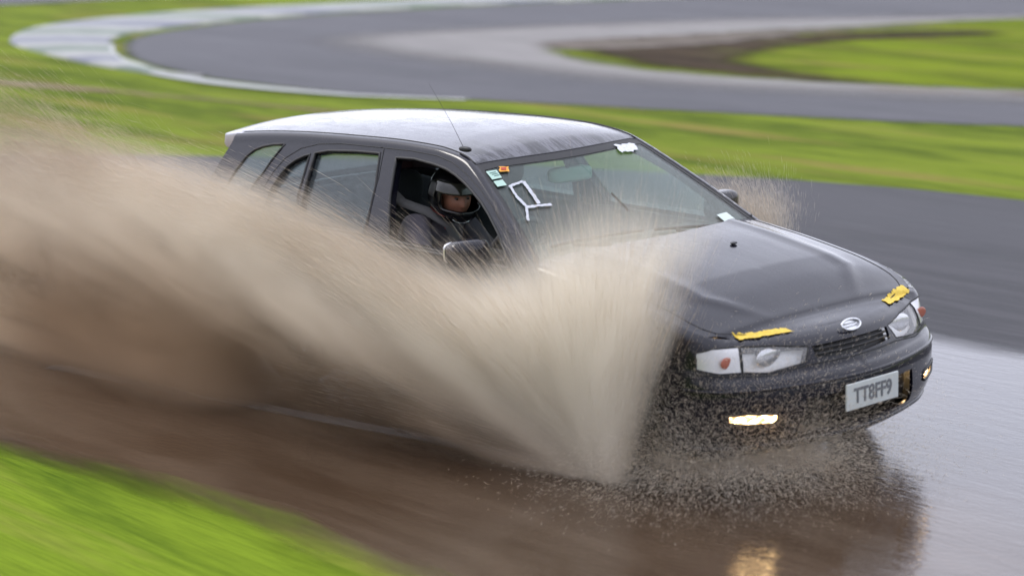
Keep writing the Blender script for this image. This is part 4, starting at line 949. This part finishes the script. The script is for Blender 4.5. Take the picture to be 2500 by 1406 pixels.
def put(name, parts, Lr, Wr, m, label, cat, wob=.06):
    P = np.vstack([p[0] for p in parts]); D = np.vstack([p[1] for p in parts]); t = np.concatenate([p[2] for p in parts]); n = len(P)
    D = D+rng.normal(size=(n, 3))*wob; D /= np.linalg.norm(D, axis=1)[:, None]
    L = Lr[0]+(Lr[1]-Lr[0])*rng.random(n)**1.5; W = (Wr[0]+(Wr[1]-Wr[0])*rng.random(n)**3)
    return tag(needles(name, P, D, L, W, m), label, cat)
O1 = (1.40, -.86, .01)
ends = [(2.02, -1.10, 1.02), (1.85, -1.12, 1.24), (1.50, -1.15, 1.22), (1.0, -1.2, .90), (.3, -1.25, .90), (-.7, -1.3, 1.06), (-2.0, -1.35, 1.12), (-4.4, -1.4, 1.16), (-5.2, -1.4, .85), (-5.4, -1.3, .70), (-5.2, -1.2, .30), (-4.6, -1.2, .05)]
mids = [(1.72, -1.0, .50), (1.62, -1.0, .66), (1.46, -1.0, .66), (1.25, -1.05, .52), (.95, -1.05, .52), (.60, -1.1, .74), (.30, -1.1, .98), (-.3, -1.15, 1.20), (-.4, -1.15, .90), (-.2, -1.1, .60), (.0, -1.0, .30), (.2, -1.0, .08)]
wts = [.25, .25, .2, .4, 1.4, 2.0, 1.9, 2.2, 1.2, .6, .35, .2]
main = fan(120000, O1, mids, ends, wts, .85, .02, .10, .16, .10)
O2 = (-1.30, -.88, .01)
e2 = [(-2.3, -1.2, 1.05), (-3.6, -1.35, 1.30), (-4.8, -1.5, 1.0), (-5.0, -1.6, .6), (-5.0, -1.65, .25), (-4.6, -1.7, .03)]
m2_ = [(-1.7, -1.1, .55), (-2.1, -1.2, .85), (-2.5, -1.3, .65), (-2.6, -1.4, .40), (-2.6, -1.4, .18), (-2.6, -1.4, .03)]
rear = fan(110000, O2, m2_, e2, [.8, 1.2, 1.5, 1.6, 1.3, .4], .7, .10, .10, .12, .12)
rj = rng.normal(size=(len(rear[0]), 3))*np.array([.22, .06, .12]); rj[:, 2] = np.abs(rj[:, 2]); rear = (rear[0]+rj, rear[1], rear[2], rear[3])
M['spray'] = mat_spray('muddy_spray', (.80, .68, .53), (.90, .82, .70))
M['spray_dark'] = mat_spray('brown_spray', (.66, .53, .40), (.80, .69, .56))

# the dense mist between the threads, a volume with its own shape
XU = [(-6, .88), (-4, .96), (-2.8, 1.02), (-1.75, 1.07), (-.98, 1.03), (-.27, .91), (.1, .84), (.5, .79), (.8, .80), (1.15, .86), (1.5, .98), (1.8, 1.04), (2.05, 1.04), (3, .8)]
XL = [(-6, .40), (-3.5, .46), (-2.8, .54), (-2.1, .62), (-1.4, .68), (-.9, .68), (-.12, .58), (.52, .42), (.96, .22), (1.25, .07), (1.36, .0), (3, .0)]
def mist(name, dens):
    m = mat('spray_mist'); nt = m.node_tree; k = NT(m); out = nt.nodes['Material Output']; nt.nodes.remove(k.b)
    sp = k.n('SeparateXYZ'); k.l(k.pos(), sp.inputs[0]); X, Y, Z = sp.outputs
    def curve(pts, v, lo, hi, top):
        f = nt.nodes.new('ShaderNodeFloatCurve'); c = f.mapping.curves[0]
        P = [((x-lo)/(hi-lo), z/top) for x, z in pts]
        c.points[0].location = P[0]; c.points[1].location = P[-1]
        for q in P[1:-1]: c.points.new(*q)
        f.mapping.update(); k.l(k.math('DIVIDE', k.math('SUBTRACT', v, lo), hi-lo), f.inputs['Value']); return k.math('MULTIPLY', f.outputs[0], top)
    zu = curve(XU, X, -6, 3, 2); zl = curve(XL, X, -6, 3, 2)
    dx = k.math('SUBTRACT', 1.42, X); r = k.math('SQRT', k.math('ADD', k.math('MULTIPLY', dx, dx), k.math('MULTIPLY', Z, Z)))
    th = k.math('ARCTAN2', Z, dx)
    cb = k.n('CombineXYZ'); k.l(k.math('MULTIPLY', th, 34.0), cb.inputs[0]); k.l(k.math('MULTIPLY', r, .55), cb.inputs[1]); k.l(k.math('MULTIPLY', Y, 3.0), cb.inputs[2])
    st = k.noise(cb.outputs[0], 1.0, 4, .6, .3)
    cb2 = k.n('CombineXYZ'); k.l(k.math('MULTIPLY', th, 7.0), cb2.inputs[0]); k.l(k.math('MULTIPLY', r, .9), cb2.inputs[1]); k.l(k.math('MULTIPLY', Y, 2.0), cb2.inputs[2])
    big = k.noise(cb2.outputs[0], 1.0, 4, .55, .4)
    # ragged, soft upper edge
    zz = k.math('ADD', Z, k.math('MULTIPLY', k.math('SUBTRACT', st, .5), .50)); zz = k.math('ADD', zz, k.math('MULTIPLY', k.math('SUBTRACT', big, .5), .20))
    soft = k.math('ADD', 1.0, k.math('MULTIPLY', k.smooth(X, .7, 1.7), 1.5)); soft = k.math('ADD', soft, k.math('MULTIPLY', k.smooth(X, -1.2, -3.2), .8))
    su = k.smooth(k.math('DIVIDE', k.math('SUBTRACT', zu, zz), soft), -.26, .30); su = k.math('POWER', su, 2.0)
    sl = k.smooth(k.math('SUBTRACT', k.math('ADD', Z, k.math('MULTIPLY', k.math('SUBTRACT', big, .5), .25)), zl), -.36, .14)
    fl = k.math('ADD', .03, k.math('MULTIPLY', k.smooth(X, -1.0, -1.6), .55)); sl = k.math('MAXIMUM', sl, fl)
    xr = k.math('ADD', k.math('ADD', 1.50, k.math('MULTIPLY', Z, .44)), k.math('MULTIPLY', k.smooth(Z, .95, 1.35), .20)); sr = k.smooth(k.math('SUBTRACT', k.math('ADD', xr, k.math('MULTIPLY', k.math('SUBTRACT', st, .5), .14)), X), -.05, .13)
    rc = k.math('MINIMUM', r, 1.6); w = k.math('ADD', .045, k.math('MULTIPLY', rc, .13)); yc = k.math('SUBTRACT', -.93, k.math('MULTIPLY', rc, .20))
    g = k.math('DIVIDE', k.math('SUBTRACT', Y, yc), w); g = k.math('POWER', 2.718, k.math('MULTIPLY', k.math('MULTIPLY', g, g), -1.0))
    rn = k.math('DIVIDE', 1.0, k.math('ADD', .25, k.math('MULTIPLY', rc, .45)))
    vary = k.math('ADD', .22, k.math('MULTIPLY', k.smooth(st, .36, .68), 1.8)); vary = k.math('MULTIPLY', vary, k.math('ADD', .18, k.math('MULTIPLY', k.smooth(big, .32, .66), 1.35)))
    d = k.math('MULTIPLY', su, sl)
    for q in (sr, g, rn, vary): d = k.math('MULTIPLY', d, q)
    thin = k.smooth(X, -6.2, -1.0); d = k.math('MULTIPLY', d, k.math('ADD', .55, k.math('MULTIPLY', thin, .45)))
    # low burst behind the rear tyre
    ex = k.math('MULTIPLY', k.smooth(X, -.75, -1.15), k.smooth(X, -2.9, -2.3)); ex = k.math('MULTIPLY', k.math('MULTIPLY', ex, k.smooth(Z, .70, .25)), k.math('MULTIPLY', g, .42))
    d = k.math('ADD', d, k.math('MULTIPLY', ex, k.math('ADD', .5, st)))
    d = k.math('MULTIPLY', d, dens)
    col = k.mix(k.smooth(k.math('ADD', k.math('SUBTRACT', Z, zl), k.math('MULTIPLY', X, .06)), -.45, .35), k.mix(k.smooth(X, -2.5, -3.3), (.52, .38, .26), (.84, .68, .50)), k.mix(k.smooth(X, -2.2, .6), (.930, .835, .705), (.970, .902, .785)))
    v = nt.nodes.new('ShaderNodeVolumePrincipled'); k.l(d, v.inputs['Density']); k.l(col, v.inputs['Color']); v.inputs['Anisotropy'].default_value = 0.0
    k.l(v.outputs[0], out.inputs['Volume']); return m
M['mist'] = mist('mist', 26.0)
dom = [(1.34, .015), (1.56, .015), (1.66, .20), (1.86, .55), (2.06, .90), (2.36, 1.20), (2.36, 1.46), (1.75, 1.52), (1.3, 1.34), (.9, 1.14), (.4, 1.12), (-.4, 1.20), (-1.4, 1.36), (-2.8, 1.50), (-6, 1.56), (-6, .015), (-3.2, .015), (-1.6, .015), (-.2, .015), (.9, .015)]
V0 = []; n_ = len(dom)
for (x, z) in dom:
    rr0 = min(1.6, math.hypot(1.42-x, z)); w = .045+.13*rr0; yc = -.93-.20*rr0
    V0.append((x, yc-2.0*w, z))
for (x, z) in dom:
    rr0 = min(1.6, math.hypot(1.42-x, z)); w = .045+.13*rr0; yc = -.93-.20*rr0
    V0.append((x, min(yc+2.0*w, -.865) if x > -2.2 else yc+2.0*w, z))
bm = bmesh.new(); bv = [bm.verts.new(v) for v in V0]
for i in range(n_): j = (i+1) % n_; bm.faces.new((bv[i], bv[j], bv[n_+j], bv[n_+i]))
f1 = bm.faces.new(bv[:n_]); f2 = bm.faces.new(bv[n_:][::-1]); bmesh.ops.triangulate(bm, faces=[f1, f2]); bmesh.ops.recalc_face_normals(bm, faces=bm.faces)
sp_ = bm_obj('side_spray', bm, M['mist']); tag(sp_, 'tall beige sheet of muddy spray fanning up and back from the front wheel', 'spray', kind='stuff')
main[0][:, 1] -= .05*np.clip(main[2]*2, 0, 1)
th_ = put('spray_threads', [main], (.06, .30), (.0002, .0006), M['spray'], None, None, .02); th_.parent = sp_; th_['kind'] = 'stuff'
put('rear_spray', [rear], (.05, .30), (.0002, .0007), M['spray_dark'], 'browner wash of muddy spray trailing low behind the rear wheel', 'spray')
M['spray_bright'] = mat_spray('bright_drops', (.90, .80, .66), (.96, .91, .82), .5)
# fan over the far wing
O3 = (1.30, .86, .05)
far = fan(22000, (.75, .90, .30), [(.45, .97, .8), (.58, .98, .8), (.70, 1.0, .78)], [(.12, 1.02, .97), (.36, 1.05, 1.0), (.62, 1.08, .97)], [1, 1.2, .9], .6, .3, .10, .10, .07)
put('far_spray', [far], (.03, .11), (.00015, .0004), M['spray_bright'], 'thin feathery burst of spray beyond the far wing mirror', 'spray', .04)
# bow wave of drops round the nose: thick at the tyre, thinning outwards
n = 170000; oc = np.array([1.66, -.66, .14])
az = R(-150)+R(215)*rng.random(n); el2 = R(-8)+R(80)*rng.random(n)**1.5; rr_ = np.abs(rng.normal(size=n))*.46+.04*rng.random(n)
Dn = np.stack([np.cos(el2)*np.cos(az), np.cos(el2)*np.sin(az), np.sin(el2)], 1)
Pn = oc+np.array([.28, .40, .0])*rng.random((n, 1))+Dn*rr_[:, None]*np.array([.80, 1.0, .72])+rng.normal(size=(n, 3))*.03; Pn[:, 2] -= .22*rr_**2*np.cos(el2)
Dn = Dn-np.array([0, 0, .5])*rr_[:, None]*.7; Dn /= np.linalg.norm(Dn, axis=1)[:, None]
k_ = (Pn[:, 2] > .004) & (rr_ < 1.5) & (rng.random(n) < np.clip(1.25-rr_*.7, .15, 1)); Pn, Dn, rr_ = Pn[k_], Dn[k_], rr_[k_]
put('bow_spray', [(Pn, Dn, rr_, rr_)], (.006, .035), (.0004, .0010), M['spray_bright'], 'fine brown droplets bursting round the lit front bumper and over the water', 'spray', .45)
